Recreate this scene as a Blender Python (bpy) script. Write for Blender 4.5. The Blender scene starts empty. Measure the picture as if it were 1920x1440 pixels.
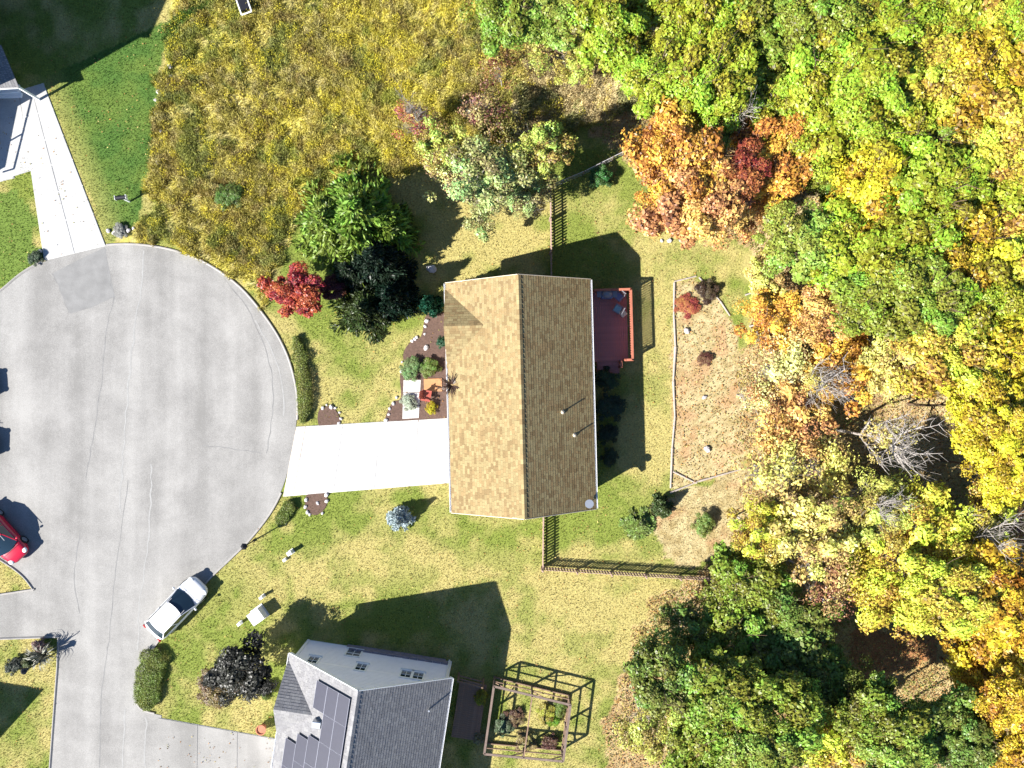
import bpy, math, random
import numpy as np
from mathutils import Vector, Matrix

random.seed(7); RNG = np.random.default_rng(7)
scene = bpy.context.scene
PI = math.pi

# ------------------------------------------------------------------ camera, sky, sun, exposure
S = 27.0          # photo pixels per metre on the ground
CAM_H = 50.0      # camera height above the ground
cam_d = bpy.data.cameras.new('camera'); cam = bpy.data.objects.new('camera', cam_d)
scene.collection.objects.link(cam); scene.camera = cam
cam.location = (0, 0, CAM_H); cam.rotation_euler = (0, 0, 0)
cam_d.sensor_fit = 'HORIZONTAL'; cam_d.angle = 2*math.atan((960/S)/CAM_H); cam_d.clip_end = 2000
SUN_AZ = math.radians(29.5); SUN_EL = math.radians(38.5)
SD = Vector((math.cos(SUN_AZ)*math.cos(SUN_EL), math.sin(SUN_AZ)*math.cos(SUN_EL), -math.sin(SUN_EL)))
world = bpy.data.worlds.new('World'); scene.world = world; world.use_nodes = True
wn = world.node_tree; bg = wn.nodes['Background']; bg.inputs[1].default_value = 0.06
sky = wn.nodes.new('ShaderNodeTexSky'); sky.sky_type = 'NISHITA'; sky.sun_disc = False
sky.sun_elevation = SUN_EL; sky.sun_rotation = math.atan2(-SD.x, -SD.y) % (2*PI)
sky.ozone_density = 7.0; sky.dust_density = 0.2
wn.links.new(sky.outputs[0], bg.inputs[0])
sun_d = bpy.data.lights.new('sun', 'SUN'); sun_d.energy = 5.0; sun_d.angle = math.radians(0.5); sun_d.color = (1, .965, .90)
sun = bpy.data.objects.new('sun', sun_d); scene.collection.objects.link(sun)
sun.rotation_euler = SD.to_track_quat('-Z', 'Y').to_euler(); sun.location = (-30, -20, 60)
scene.view_settings.view_transform = 'Standard'; scene.view_settings.look = 'None'
scene.view_settings.exposure = 1.5; scene.view_settings.gamma = 1.0
scene.view_settings.use_curve_mapping = False
scene.cycles.max_bounces = 5; scene.cycles.diffuse_bounces = 3; scene.cycles.transmission_bounces = 3
scene.cycles.glossy_bounces = 2; scene.cycles.transparent_max_bounces = 4

# ------------------------------------------------------------------ helpers
COL = scene.collection
def G(px, py, h=0.0):
    """ground plan position (metres) of something that stands h metres above the ground"""
    k = (CAM_H-h)/CAM_H
    return ((px-960)/S*k, (720-py)/S*k)
def lin(c):
    c = c/255.0
    return c/12.92 if c <= .04045 else ((c+.055)/1.055)**2.4
def C(r, g, b, f=.5): return (lin(r)*f, lin(g)*f, lin(b)*f, 1)

class MB:
    """collects geometry for one mesh"""
    def __init__(s): s.v = []; s.f = []; s.c = []; s.col = None
    def add(s, vs, fs):
        o = len(s.v); s.v += [tuple(p) for p in vs]
        s.f += [tuple(i+o for i in f) for f in fs]
        if s.col is not None: s.c += [s.col]*len(fs)
        return s
    def box(s, c, d, rz=0.0, M=None):
        x, y, z = d[0]/2, d[1]/2, d[2]/2; ca, sa = math.cos(rz), math.sin(rz); vs = []
        for sx, sy, sz in ((-1,-1,-1),(1,-1,-1),(1,1,-1),(-1,1,-1),(-1,-1,1),(1,-1,1),(1,1,1),(-1,1,1)):
            a, b, e = sx*x, sy*y, sz*z
            if M is not None:
                p = M @ Vector((a, b, e)); vs.append((c[0]+p.x, c[1]+p.y, c[2]+p.z))
            else: vs.append((c[0]+a*ca-b*sa, c[1]+a*sa+b*ca, c[2]+e))
        return s.add(vs, [(0,3,2,1),(4,5,6,7),(0,1,5,4),(1,2,6,5),(2,3,7,6),(3,0,4,7)])
    def cbox(s, c, d, ch=.02, rz=0.0):
        """box with chamfered top edges"""
        x, y, z = d[0]/2, d[1]/2, d[2]/2; ca, sa = math.cos(rz), math.sin(rz); vs = []
        for (hx, hy, hz) in ((x,y,-z),(x,y,z-ch),(x-ch,y-ch,z)):
            for sx, sy in ((-1,-1),(1,-1),(1,1),(-1,1)):
                a, b = sx*hx, sy*hy; vs.append((c[0]+a*ca-b*sa, c[1]+a*sa+b*ca, c[2]+hz))
        fs = [(3,2,1,0),(8,9,10,11)]
        for l in (0, 4):
            for i in range(4): j = (i+1) % 4; fs.append((l+i, l+j, l+4+j, l+4+i))
        return s.add(vs, fs)
    def prism(s, poly, z0, z1):
        n = len(poly); a = sum(poly[i][0]*poly[(i+1)%n][1]-poly[(i+1)%n][0]*poly[i][1] for i in range(n))
        if a < 0: poly = poly[::-1]
        vs = [(x, y, z0) for x, y in poly]+[(x, y, z1) for x, y in poly]
        fs = [tuple(range(n-1, -1, -1)), tuple(range(n, 2*n))]
        fs += [(i, (i+1)%n, n+(i+1)%n, n+i) for i in range(n)]
        return s.add(vs, fs)
    def tube(s, p0, p1, r0, r1=None, n=8, cap=True):
        r1 = r0 if r1 is None else r1; p0 = Vector(p0); p1 = Vector(p1); d = p1-p0
        if d.length < 1e-6: return s
        q = d.to_track_quat('Z', 'Y'); vs = []
        for p, r in ((p0, r0), (p1, r1)):
            for i in range(n): a = 2*PI*i/n; vs.append(p+q @ Vector((r*math.cos(a), r*math.sin(a), 0)))
        fs = [(i, (i+1)%n, n+(i+1)%n, n+i) for i in range(n)]
        if cap: fs += [tuple(range(n-1, -1, -1)), tuple(range(n, 2*n))]
        return s.add(vs, fs)
    def lathe(s, prof, c=(0,0,0), n=12):
        vs = [(c[0]+r*math.cos(2*PI*i/n), c[1]+r*math.sin(2*PI*i/n), c[2]+z) for r, z in prof for i in range(n)]
        fs = [(k*n+i, k*n+(i+1)%n, (k+1)*n+(i+1)%n, (k+1)*n+i) for k in range(len(prof)-1) for i in range(n)]
        fs += [tuple(range(n-1,-1,-1)), tuple((len(prof)-1)*n+i for i in range(n))]
        return s.add(vs, fs)
    def blob(s, c, r, seed=0, n=8, m=6, rough=.18):
        rr = random.Random(seed); vs = []; fs = []
        vs.append((c[0], c[1], c[2]-r[2]))
        for j in range(1, m):
            t = PI*j/m
            for i in range(n):
                a = 2*PI*i/n; k = 1+rr.uniform(-rough, rough)
                vs.append((c[0]+r[0]*k*math.sin(t)*math.cos(a), c[1]+r[1]*k*math.sin(t)*math.sin(a), c[2]-r[2]*k*math.cos(t)))
        vs.append((c[0], c[1], c[2]+r[2])); L = len(vs)-1
        for i in range(n): fs.append((0, 1+(i+1)%n, 1+i)); fs.append((L, L-n+i, L-n+(i+1)%n))
        for j in range(m-2):
            for i in range(n):
                a = 1+j*n+i; b = 1+j*n+(i+1)%n; fs.append((a, b, b+n, a+n))
        return s.add(vs, fs)
    def mesh(s, name, mat, smooth=False):
        me = bpy.data.meshes.new(name); me.from_pydata(s.v, [], s.f)
        if s.c:
            at = me.attributes.new('tint', 'FLOAT_COLOR', 'FACE')
            at.data.foreach_set('color', np.array(s.c, dtype=np.float32).ravel())
        me.materials.append(mat)
        if smooth: me.polygons.foreach_set('use_smooth', [True]*len(me.polygons))
        me.update(); return me
    def build(s, name, mat, parent=None, smooth=False, label=None):
        o = bpy.data.objects.new(name, s.mesh(name, mat, smooth)); COL.objects.link(o); o.parent = parent
        if label: o['label'] = label
        return o

def tag(o, label=None, cat=None, group=None, kind=None):
    if label: o['label'] = label
    if cat: o['category'] = cat
    if group: o['group'] = group
    if kind: o['kind'] = kind
    return o
def thing(name, label, cat, loc=(0,0,0), rz=0.0, group=None):
    o = bpy.data.objects.new(name, None); COL.objects.link(o); o.empty_display_size = .3
    o.location = loc; o.rotation_euler = (0, 0, rz); return tag(o, label, cat, group)
def put(name, me, parent=None, loc=(0,0,0), rz=0.0, scale=(1,1,1), rot=None):
    o = bpy.data.objects.new(name, me); COL.objects.link(o); o.parent = parent; o.location = loc
    o.rotation_euler = rot if rot else (0, 0, rz); o.scale = scale; return o
def np_mesh(name, v, f, mat, tint=None, domain='FACE'):
    """v (n,3), f (m,k) with constant k"""
    me = bpy.data.meshes.new(name); n = len(v); m, k = f.shape
    me.vertices.add(n); me.vertices.foreach_set('co', np.asarray(v, np.float32).ravel())
    me.loops.add(m*k); me.loops.foreach_set('vertex_index', np.asarray(f, np.int32).ravel())
    me.polygons.add(m); me.polygons.foreach_set('loop_start', np.arange(0, m*k, k, dtype=np.int32))
    if tint is not None:
        at = me.attributes.new('tint', 'FLOAT_COLOR', domain); at.data.foreach_set('color', np.asarray(tint, np.float32).ravel())
    me.update(calc_edges=True); me.materials.append(mat); return me

# numpy value noise
_LAT = np.random.default_rng(11).random((256, 256))
def vnoise(x, y):
    xi = np.floor(x).astype(int); yi = np.floor(y).astype(int); fx = x-xi; fy = y-yi
    fx = fx*fx*(3-2*fx); fy = fy*fy*(3-2*fy)
    g = lambda a, b: _LAT[a & 255, b & 255]
    return (g(xi, yi)*(1-fx)+g(xi+1, yi)*fx)*(1-fy)+(g(xi, yi+1)*(1-fx)+g(xi+1, yi+1)*fx)*fy
def fbm(x, y, o=4):
    t = 0; a = .5; s = 0
    for i in range(o): t = t+a*vnoise(x+17*i, y+31*i); s += a; x = x*2.03; y = y*2.03; a *= .5
    return t/s
def inside(px, py, poly):
    r = np.zeros(px.shape, bool); n = len(poly)
    for i in range(n):
        x0, y0 = poly[i]; x1, y1 = poly[(i+1) % n]
        if y0 == y1: continue
        c = ((y0 > py) != (y1 > py)) & (px < (x1-x0)*(py-y0)/(y1-y0)+x0); r ^= c
    return r
def smooth_poly(pts, n=5, closed=False):
    """Catmull-Rom through pts"""
    out = []; L = len(pts); rng = range(L) if closed else range(L-1)
    for i in rng:
        P = [pts[(i+j) % L] if closed else pts[min(max(i+j, 0), L-1)] for j in (-1, 0, 1, 2)]
        for k in range(n):
            t = k/n; out.append(tuple(.5*((2*P[1][a])+(-P[0][a]+P[2][a])*t+(2*P[0][a]-5*P[1][a]+4*P[2][a]-P[3][a])*t*t+(-P[0][a]+3*P[1][a]-3*P[2][a]+P[3][a])*t**3) for a in (0, 1)))
    if not closed: out.append(tuple(pts[-1]))
    return out

# ------------------------------------------------------------------ materials
def mat_new(name):
    m = bpy.data.materials.new(name); m.use_nodes = True; nt = m.node_tree
    return m, nt, nt.nodes['Principled BSDF'], nt.nodes, nt.links
def mat_plain(name, col, rough=.7, var=.25, scale=3.0, metal=0.0, bump=.0, fine=40.0, spec=.3, coat=0):
    """colour broken up by two object-space noises"""
    m, nt, b, N, L = mat_new(name)
    tc = N.new('ShaderNodeTexCoord'); n1 = N.new('ShaderNodeTexNoise'); n1.inputs['Scale'].default_value = scale; n1.inputs['Detail'].default_value = 5
    n2 = N.new('ShaderNodeTexNoise'); n2.inputs['Scale'].default_value = fine; n2.inputs['Detail'].default_value = 3
    L.new(tc.outputs['Object'], n1.inputs['Vector']); L.new(tc.outputs['Object'], n2.inputs['Vector'])
    ad = N.new('ShaderNodeMath'); ad.operation = 'ADD'; L.new(n1.outputs['Fac'], ad.inputs[0]); L.new(n2.outputs['Fac'], ad.inputs[1])
    mr = N.new('ShaderNodeMapRange'); L.new(ad.outputs[0], mr.inputs[0])
    mr.inputs[1].default_value = .6; mr.inputs[2].default_value = 1.4; mr.inputs[3].default_value = 1-var; mr.inputs[4].default_value = 1+var
    mx = N.new('ShaderNodeMix'); mx.data_type = 'RGBA'; mx.blend_type = 'MULTIPLY'; mx.inputs[0].default_value = 1
    mx.inputs[6].default_value = col; L.new(mr.outputs[0], mx.inputs[7]); L.new(mx.outputs[2], b.inputs['Base Color'])
    b.inputs['Roughness'].default_value = rough; b.inputs['Metallic'].default_value = metal
    b.inputs['Specular IOR Level'].default_value = spec
    if coat: b.inputs['Coat Weight'].default_value = coat
    if bump:
        bp = N.new('ShaderNodeBump'); bp.inputs['Strength'].default_value = bump; bp.inputs['Distance'].default_value = .02
        L.new(n2.outputs['Fac'], bp.inputs['Height']); L.new(bp.outputs[0], b.inputs['Normal'])
    return m
def mat_tint(name, rough=.9, fine=14.0, var=.35, bump=.3, translucent=0.0, mult=(1,1,1,1)):
    """base colour from the mesh attribute 'tint', broken up by fine noise"""
    m, nt, b, N, L = mat_new(name)
    at = N.new('ShaderNodeAttribute'); at.attribute_name = 'tint'
    ge = N.new('ShaderNodeNewGeometry'); n2 = N.new('ShaderNodeTexNoise'); n2.inputs['Scale'].default_value = fine; n2.inputs['Detail'].default_value = 4
    L.new(ge.outputs['Position'], n2.inputs['Vector'])
    mr = N.new('ShaderNodeMapRange'); L.new(n2.outputs['Fac'], mr.inputs[0]); mr.inputs[1].default_value = .3; mr.inputs[2].default_value = .7
    mr.inputs[3].default_value = 1-var; mr.inputs[4].default_value = 1+var
    mx = N.new('ShaderNodeMix'); mx.data_type = 'RGBA'; mx.blend_type = 'MULTIPLY'; mx.inputs[0].default_value = 1
    L.new(at.outputs['Color'], mx.inputs[6]); L.new(mr.outputs[0], mx.inputs[7])
    b.inputs['Roughness'].default_value = rough; b.inputs['Specular IOR Level'].default_value = .15
    L.new(mx.outputs[2], b.inputs['Base Color'])
    if bump:
        bp = N.new('ShaderNodeBump'); bp.inputs['Strength'].default_value = bump; bp.inputs['Distance'].default_value = .05
        L.new(n2.outputs['Fac'], bp.inputs['Height']); L.new(bp.outputs[0], b.inputs['Normal'])
    if translucent:
        tr = N.new('ShaderNodeBsdfTranslucent'); L.new(mx.outputs[2], tr.inputs[0]); ms = N.new('ShaderNodeMixShader'); ms.inputs[0].default_value = translucent
        L.new(b.outputs[0], ms.inputs[1]); L.new(tr.outputs[0], ms.inputs[2]); L.new(ms.outputs[0], N['Material Output'].inputs[0])
    return m
def mat_leaf(name):
    """object colour, shifted per leaf and per clump (tint.r, tint.g); object alpha = how mixed the hues are"""
    m, nt, b, N, L = mat_new(name); N.remove(b)
    oi = N.new('ShaderNodeObjectInfo'); at = N.new('ShaderNodeAttribute'); at.attribute_name = 'tint'
    sp = N.new('ShaderNodeSeparateColor'); L.new(at.outputs['Color'], sp.inputs[0])
    def math_(op, a, b_, c=None):
        q = N.new('ShaderNodeMath'); q.operation = op
        for i, x in enumerate((a, b_, c)):
            if x is None: continue
            if isinstance(x, (int, float)): q.inputs[i].default_value = x
            else: L.new(x, q.inputs[i])
        return q.outputs[0]
    r = math_('SUBTRACT', sp.outputs[0], .5); g = math_('SUBTRACT', sp.outputs[1], .5)
    hue = math_('MULTIPLY_ADD', g, oi.outputs['Alpha'], math_('MULTIPLY_ADD', r, math_('MULTIPLY', oi.outputs['Alpha'], .6), .5))
    val = math_('MULTIPLY_ADD', r, 1.1, math_('MULTIPLY_ADD', g, .6, 1.0))
    hs = N.new('ShaderNodeHueSaturation'); L.new(hue, hs.inputs['Hue']); L.new(val, hs.inputs['Value']); L.new(oi.outputs['Color'], hs.inputs['Color'])
    df = N.new('ShaderNodeBsdfDiffuse'); tr = N.new('ShaderNodeBsdfTranslucent'); ms = N.new('ShaderNodeMixShader'); ms.inputs[0].default_value = .28
    L.new(hs.outputs[0], df.inputs[0]); L.new(hs.outputs[0], tr.inputs[0]); L.new(df.outputs[0], ms.inputs[1]); L.new(tr.outputs[0], ms.inputs[2])
    gl = N.new('ShaderNodeBsdfGlossy'); gl.inputs['Roughness'].default_value = .45; m2 = N.new('ShaderNodeMixShader'); m2.inputs[0].default_value = .03
    L.new(ms.outputs[0], m2.inputs[1]); L.new(gl.outputs[0], m2.inputs[2]); L.new(m2.outputs[0], N['Material Output'].inputs[0])
    return m
def mat_glass(name, col=(.02,.03,.05,1), rough=.06):
    m, nt, b, N, L = mat_new(name); b.inputs['Base Color'].default_value = col; b.inputs['Roughness'].default_value = rough
    b.inputs['Specular IOR Level'].default_value = .8; return m
M = {}
M['ground'] = mat_tint('ground_cover', fine=9, var=.3, bump=.5)
M['grass'] = mat_tint('grass_blades', fine=3, var=.2, bump=0, translucent=.25)
M['litter'] = mat_tint('leaf_litter', fine=3, var=.15, bump=0)
M['shingle'] = mat_tint('shingle', fine=25, var=.18, bump=.2)
M['leaf'] = mat_leaf('leaf')
M['bark'] = mat_plain('bark', C(150,125,100,.42), .9, .4, 4, fine=30, bump=.5)
M['bark_grey'] = mat_plain('bark_grey', C(214,204,196,.5), .9, .3, 4, fine=30, bump=.4)
M['concrete'] = mat_plain('concrete', (.46,.445,.425,1), .85, .24, .7, fine=12, bump=.1)
M['concrete_aged'] = mat_plain('aged_concrete', (.36,.355,.345,1), .85, .22, .8, fine=14, bump=.1)
M['concrete_tan'] = mat_plain('concrete_tan', (.56,.48,.40,1), .85, .12, 1.2, fine=30, bump=.1)
M['concrete_grey'] = mat_plain('concrete_grey', (.50,.50,.49,1), .85, .12, .8, fine=20, bump=.1)
M['kerb'] = mat_plain('kerb_concrete', (.27,.255,.24,1), .85, .2, 2, fine=20)
M['patch'] = mat_plain('asphalt_patch', (.185,.182,.177,1), .9, .25, 1.5, fine=25)
M['seal'] = mat_plain('crack_seal', (.175,.172,.168,1), .85, .35, 2)
M['seal_pale'] = mat_plain('crack_pale', (.265,.26,.25,1), .9, .2, 4)
M['white'] = mat_plain('white_paint', (.78,.78,.78,1), .5, .06, 3)
M['siding_white'] = mat_plain('white_siding', (.86,.83,.85,1), .6, .06, 2)
M['siding_tan'] = mat_plain('tan_siding', (.45,.38,.28,1), .6, .08, 2)
M['siding_blue'] = mat_plain('blue_siding', (.16,.23,.40,1), .6, .08, 2)
M['stone'] = mat_plain('foundation_stone', (.22,.20,.23,1), .9, .4, 3, bump=.5)
M['glass'] = mat_glass('window_glass', (.015,.03,.045,1))
M['cream_trim'] = mat_plain('cream_trim', (.55,.47,.36,1), .5, .1, 3)
M['metal'] = mat_plain('galvanised_metal', (.5,.52,.55,1), .35, .1, 6, metal=.8)
M['dark_metal'] = mat_plain('dark_metal', (.02,.02,.025,1), .4, .15, 6, metal=.3)
M['grey_metal'] = mat_plain('grey_rail', (.2,.2,.22,1), .5, .1, 6)
M['deck'] = mat_plain('deck_stain', (.42,.17,.15,1), .7, .25, 3, fine=25)
M['deck_rail'] = mat_plain('deck_rail_stain', (.34,.115,.07,1), .75, .3, 4, fine=25)
M['fence'] = mat_plain('fence_wood', (.34,.24,.20,1), .85, .3, 4, fine=25)
M['timber'] = mat_plain('weathered_timber', (.15,.11,.09,1), .85, .35, 4, fine=25)
M['log'] = mat_plain('pale_log', (.34,.29,.25,1), .85, .3, 4, fine=25)
M['timber_dark'] = mat_plain('brown_timber', (.20,.13,.09,1), .85, .3, 4, fine=25)
M['mulch'] = mat_plain('mulch', (.105,.065,.05,1), .95, .45, 9, fine=60, bump=.8)
M['rock'] = mat_plain('pale_rock', (.48,.45,.45,1), .9, .3, 4, fine=15, bump=.4)
M['solar'] = mat_plain('solar_cell', (.028,.027,.045,1), .45, .15, 3, spec=.5)
M['solar_frame'] = mat_plain('solar_frame', (.22,.22,.26,1), .4, .05, 3, metal=.3)
M['paint_white'] = mat_plain('white_car_paint', (.72,.72,.73,1), .25, .03, 2, coat=.6)
M['paint_red'] = mat_plain('red_car_paint', (.42,.012,.035,1), .25, .05, 2, coat=.7)
M['paint_dark'] = mat_plain('dark_car_paint', (.03,.035,.05,1), .25, .05, 2, coat=.6)
M['rubber'] = mat_plain('tyre_rubber', (.02,.02,.02,1), .85, .2, 8)
M['lamp_glass'] = mat_plain('headlamp', (.6,.62,.64,1), .15, .05, 8)
M['tail'] = mat_plain('tail_lamp', (.35,.01,.01,1), .2, .05, 8)
M['blue_cloth'] = mat_plain('blue_grey_cushion', (.16,.17,.28,1), .8, .2, 6)
M['teal_cloth'] = mat_plain('teal_cushion', (.22,.36,.38,1), .8, .2, 6)
M['cream_cloth'] = mat_plain('cream_cushion', (.62,.55,.40,1), .8, .1, 6)
M['orange'] = mat_plain('orange_mat', (.40,.20,.09,1), .8, .2, 6)
M['red_cloth'] = mat_plain('red_cushion', (.30,.07,.05,1), .8, .2, 6)
M['yellow_bloom'] = mat_plain('yellow_bloom', (.55,.42,.02,1), .8, .3, 12)
M['pot'] = mat_plain('terracotta', (.36,.14,.08,1), .8, .2, 8)
M['pink'] = mat_plain('pink_stone', (.42,.30,.32,1), .9, .3, 8)

# asphalt with wear, tyre arcs and streaks
def mat_asphalt():
    m, nt, b, N, L = mat_new('worn_asphalt')
    ge = N.new('ShaderNodeNewGeometry')
    mp = N.new('ShaderNodeMapping'); L.new(ge.outputs['Position'], mp.inputs[0]); mp.inputs['Rotation'].default_value = (0, 0, math.radians(-4)); mp.inputs['Scale'].default_value = (1.0, .07, 1)
    st = N.new('ShaderNodeTexNoise'); st.inputs['Scale'].default_value = .55; st.inputs['Detail'].default_value = 5; L.new(mp.outputs[0], st.inputs['Vector'])
    # turning arcs: noise on the distance from the middle of the turning circle
    cx, cy = G(262, 745)
    sub = N.new('ShaderNodeVectorMath'); sub.operation = 'SUBTRACT'; L.new(ge.outputs['Position'], sub.inputs[0]); sub.inputs[1].default_value = (cx, cy, 0)
    ln = N.new('ShaderNodeVectorMath'); ln.operation = 'LENGTH'; L.new(sub.outputs[0], ln.inputs[0])
    cb = N.new('ShaderNodeCombineXYZ'); L.new(ln.outputs['Value'], cb.inputs[0])
    nz = N.new('ShaderNodeTexNoise'); nz.inputs['Scale'].default_value = .25; L.new(ge.outputs['Position'], nz.inputs['Vector'])
    L.new(nz.outputs['Fac'], cb.inputs[1])
    ar = N.new('ShaderNodeTexNoise'); ar.inputs['Scale'].default_value = 1.3; ar.inputs['Detail'].default_value = 4; L.new(cb.outputs[0], ar.inputs['Vector'])
    bl = N.new('ShaderNodeTexNoise'); bl.inputs['Scale'].default_value = .35; bl.inputs['Detail'].default_value = 6; bl.inputs['Roughness'].default_value = .65; L.new(ge.outputs['Position'], bl.inputs['Vector'])
    fi = N.new('ShaderNodeTexNoise'); fi.inputs['Scale'].default_value = 22; fi.inputs['Detail'].default_value = 4; L.new(ge.outputs['Position'], fi.inputs['Vector'])
    def ma(a, w, c):
        q = N.new('ShaderNodeMath'); q.operation = 'MULTIPLY_ADD'; L.new(a, q.inputs[0]); q.inputs[1].default_value = w
        if isinstance(c, float): q.inputs[2].default_value = c
        else: L.new(c, q.inputs[2])
        return q.outputs[0]
    t = ma(st.outputs['Fac'], .40, ma(ar.outputs['Fac'], .08, ma(bl.outputs['Fac'], .36, ma(fi.outputs['Fac'], .42, -.10))))
    rp = N.new('ShaderNodeValToRGB'); L.new(t, rp.inputs[0]); e = rp.color_ramp.elements
    e[0].position = .42; e[0].color = (.172, .166, .157, 1); e[1].position = .66; e[1].color = (.305, .295, .28, 1)
    L.new(rp.outputs[0], b.inputs['Base Color']); b.inputs['Roughness'].default_value = .9; b.inputs['Specular IOR Level'].default_value = .2
    bp = N.new('ShaderNodeBump'); bp.inputs['Strength'].default_value = .2; bp.inputs['Distance'].default_value = .01; L.new(fi.outputs['Fac'], bp.inputs['Height']); L.new(bp.outputs[0], b.inputs['Normal'])
    return m
M['asphalt'] = mat_asphalt()

# ------------------------------------------------------------------ plan of the place (photo pixels, read back to metres)
ROAD_A = [(-160,640),(-60,590),(0,548),(40,515),(80,492),(140,470),(200,461),(260,460),(330,472),(390,497),(450,540),(500,600),(530,650),(548,700),(557,760),(551,830),(535,900),(510,955),(470,1008),(430,1048),(390,1087),(340,1150),(300,1196),(275,1237),(260,1285),(256,1315),(268,1332),(303,1341)]
ROAD_B = [(303,1341),(297,1440),(288,1700),(80,1700),(96,1440),(104,1330),(110,1250),(112,1192)]
ROAD_C = [(112,1192),(0,1196),(-160,1200),(-160,1118),(0,1116),(66,1106)]
ROAD_D = [(66,1106),(46,1080),(15,1056),(-30,1030),(-90,1000),(-160,960)]
road_px = smooth_poly(ROAD_A, 5)+ROAD_B[1:-1]+ROAD_C[:-1]+ROAD_D
MEADOW = [(305,-160),(930,-160),(960,60),(1180,110),(1190,215),(1090,245),(960,290),(860,330),(790,320),(650,325),(570,390),(530,470),(505,575),(450,530),(360,470),(215,445),(285,400),(292,200),(312,100)]
FOREST = [(980,-200),(2200,-200),(2200,1700),(1100,1700),(1140,1330),(1215,1110),(1345,1062),(1385,950),(1390,700),(1425,560),(1420,470),(1205,330),(1150,290),(1090,250),(1190,215),(1180,110),(1000,60)]
BED = [(1263,535),(1300,520),(1345,560),(1375,610),(1400,700),(1390,880),(1258,918)]
SAND = [(1225,930),(1390,880),(1390,1062),(1250,1062),(1215,1000)]
STRAW1 = [(985,110),(1180,120),(1185,215),(1080,240),(960,250)]
STRAW2 = [(1470,360),(1625,350),(1640,420),(1500,420)]
STRAW3 = [(1590,1180),(1760,1170),(1770,1250),(1650,1290),(1600,1260)]
LAWN_TL = [(80,150),(400,0),(300,100),(288,300),(262,410),(205,455)]
LAWN_L = [(-100,380),(30,355),(85,490),(-100,600)]
LAWN_BL = [(-200,1190),(105,1190),(95,1700),(-200,1700)]
LAWN_ISL = [(-160,1000),(66,1106),(-160,1120)]

def ground_colour(X, Y):
    """base colours of the ground cover at plan positions (own colour of grass, straw, soil)"""
    jx = (fbm(X*.8, Y*.8)-.5)*60; jy = (fbm(X*.8+50, Y*.8+9)-.5)*60
    px = X*S+960; py = 720-Y*S; qx = px+jx; qy = py+jy
    n1 = fbm(X*.22+3, Y*.22+5); n2 = fbm(X*.9+1, Y*.9); n3 = fbm(X*3, Y*3+7, 3)
    green = np.array(C(146,160,72,.52)[:3]); dry = np.array(C(204,190,120,.54)[:3]); lush = np.array(C(98,136,60,.46)[:3]); straw = np.array(C(236,216,160,.56)[:3])
    t = np.clip((n1*.65+n2*.55-.50)*4.2, 0, 1)
    # how dry each lawn is
    bias = np.zeros_like(X)
    bias += .30*np.exp(-(((px-1110)/190)**2+((py-1180)/130)**2))          # behind the lower house
    bias += .42*np.exp(-(((px-760)/260)**2+((py-1060)/45)**2))
    bias += .30*np.exp(-(((px-900)/110)**2+((py-430)/60)**2))
    bias += .30*np.exp(-(((px-1230)/60)**2+((py-700)/300)**2))
    bias -= .30*np.exp(-(((px-900)/280)**2+((py-985)/38)**2))
    bias -= .25*np.exp(-(((px-1100)/70)**2+((py-990)/50)**2))
    bias -= .45*np.exp(-(((px-400)/110)**2+((py-1120)/110)**2))
    bias -= .15*np.exp(-(((px-660)/60)**2+((py-700)/90)**2))
    t = np.clip(t+bias*1.6, 0, 1)
    col = green*(1-t[..., None])+dry*t[..., None]
    def over(mask, c): col[mask] = c[mask] if c.ndim == col.ndim else c
    ol1 = np.array(C(206,194,102,.60)[:3]); ol2 = np.array(C(176,166,86,.58)[:3]); yel = np.array(C(230,218,82,.62)[:3]); tanm = np.array(C(222,208,158,.62)[:3])
    tm = np.clip((n2-.35)*3, 0, 1)[..., None]; ty = np.clip((n1-.5)*5, 0, 1)[..., None]
    mead = (ol2*(1-tm)+ol1*tm)*(1-ty*.5)+yel*ty*.5
    w = np.clip((n3-.45)*3, 0, 1)[..., None]*.5; mead = mead*(1-w)+tanm*w
    mm = inside(qx, qy, MEADOW); over(mm, mead)
    ff = inside(qx, qy, FOREST)
    br1 = np.array(C(198,168,122,.52)[:3]); br2 = np.array(C(228,204,152,.55)[:3]); br3 = np.array(C(208,190,116,.52)[:3])
    fl = br1*(1-tm)+br2*tm; fl = fl*(1-ty*.5)+br3*ty*.5; over(ff, fl)
    bed1 = np.array(C(222,204,154,.52)[:3]); bed2 = np.array(C(190,168,116,.5)[:3]); bed3 = np.array(C(214,164,122,.5)[:3])
    tb = np.clip((n3-.35)*2.5, 0, 1)[..., None]; bd = bed1*(1-tb)+bed2*tb; tp = np.clip((n2-.55)*6, 0, 1)[..., None]*.6; bd = bd*(1-tp)+bed3*tp
    over(inside(px+jx*.3, py+jy*.3, BED), bd); over(inside(qx, qy, SAND), bd*1.02)
    for P in (STRAW1, STRAW2): over(inside(qx, qy, P), straw*(1-tb*.35))
    over(inside(qx, qy, STRAW3), np.array(C(215,155,105,.5)[:3])*(1-tb*.3))
    lc = lush*(1-tm*.35)+green*tm*.35
    edge = np.clip((px-(80+(py-155)*.39))/55, 0, 1)[..., None]
    over(inside(px+jx*.4, py+jy*.2, LAWN_TL), lc*edge+(green*.5+dry*.5)*(1-edge))
    over(inside(qx, qy, LAWN_L), lush*.6+green*.5)
    return col, mm, ff

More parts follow.
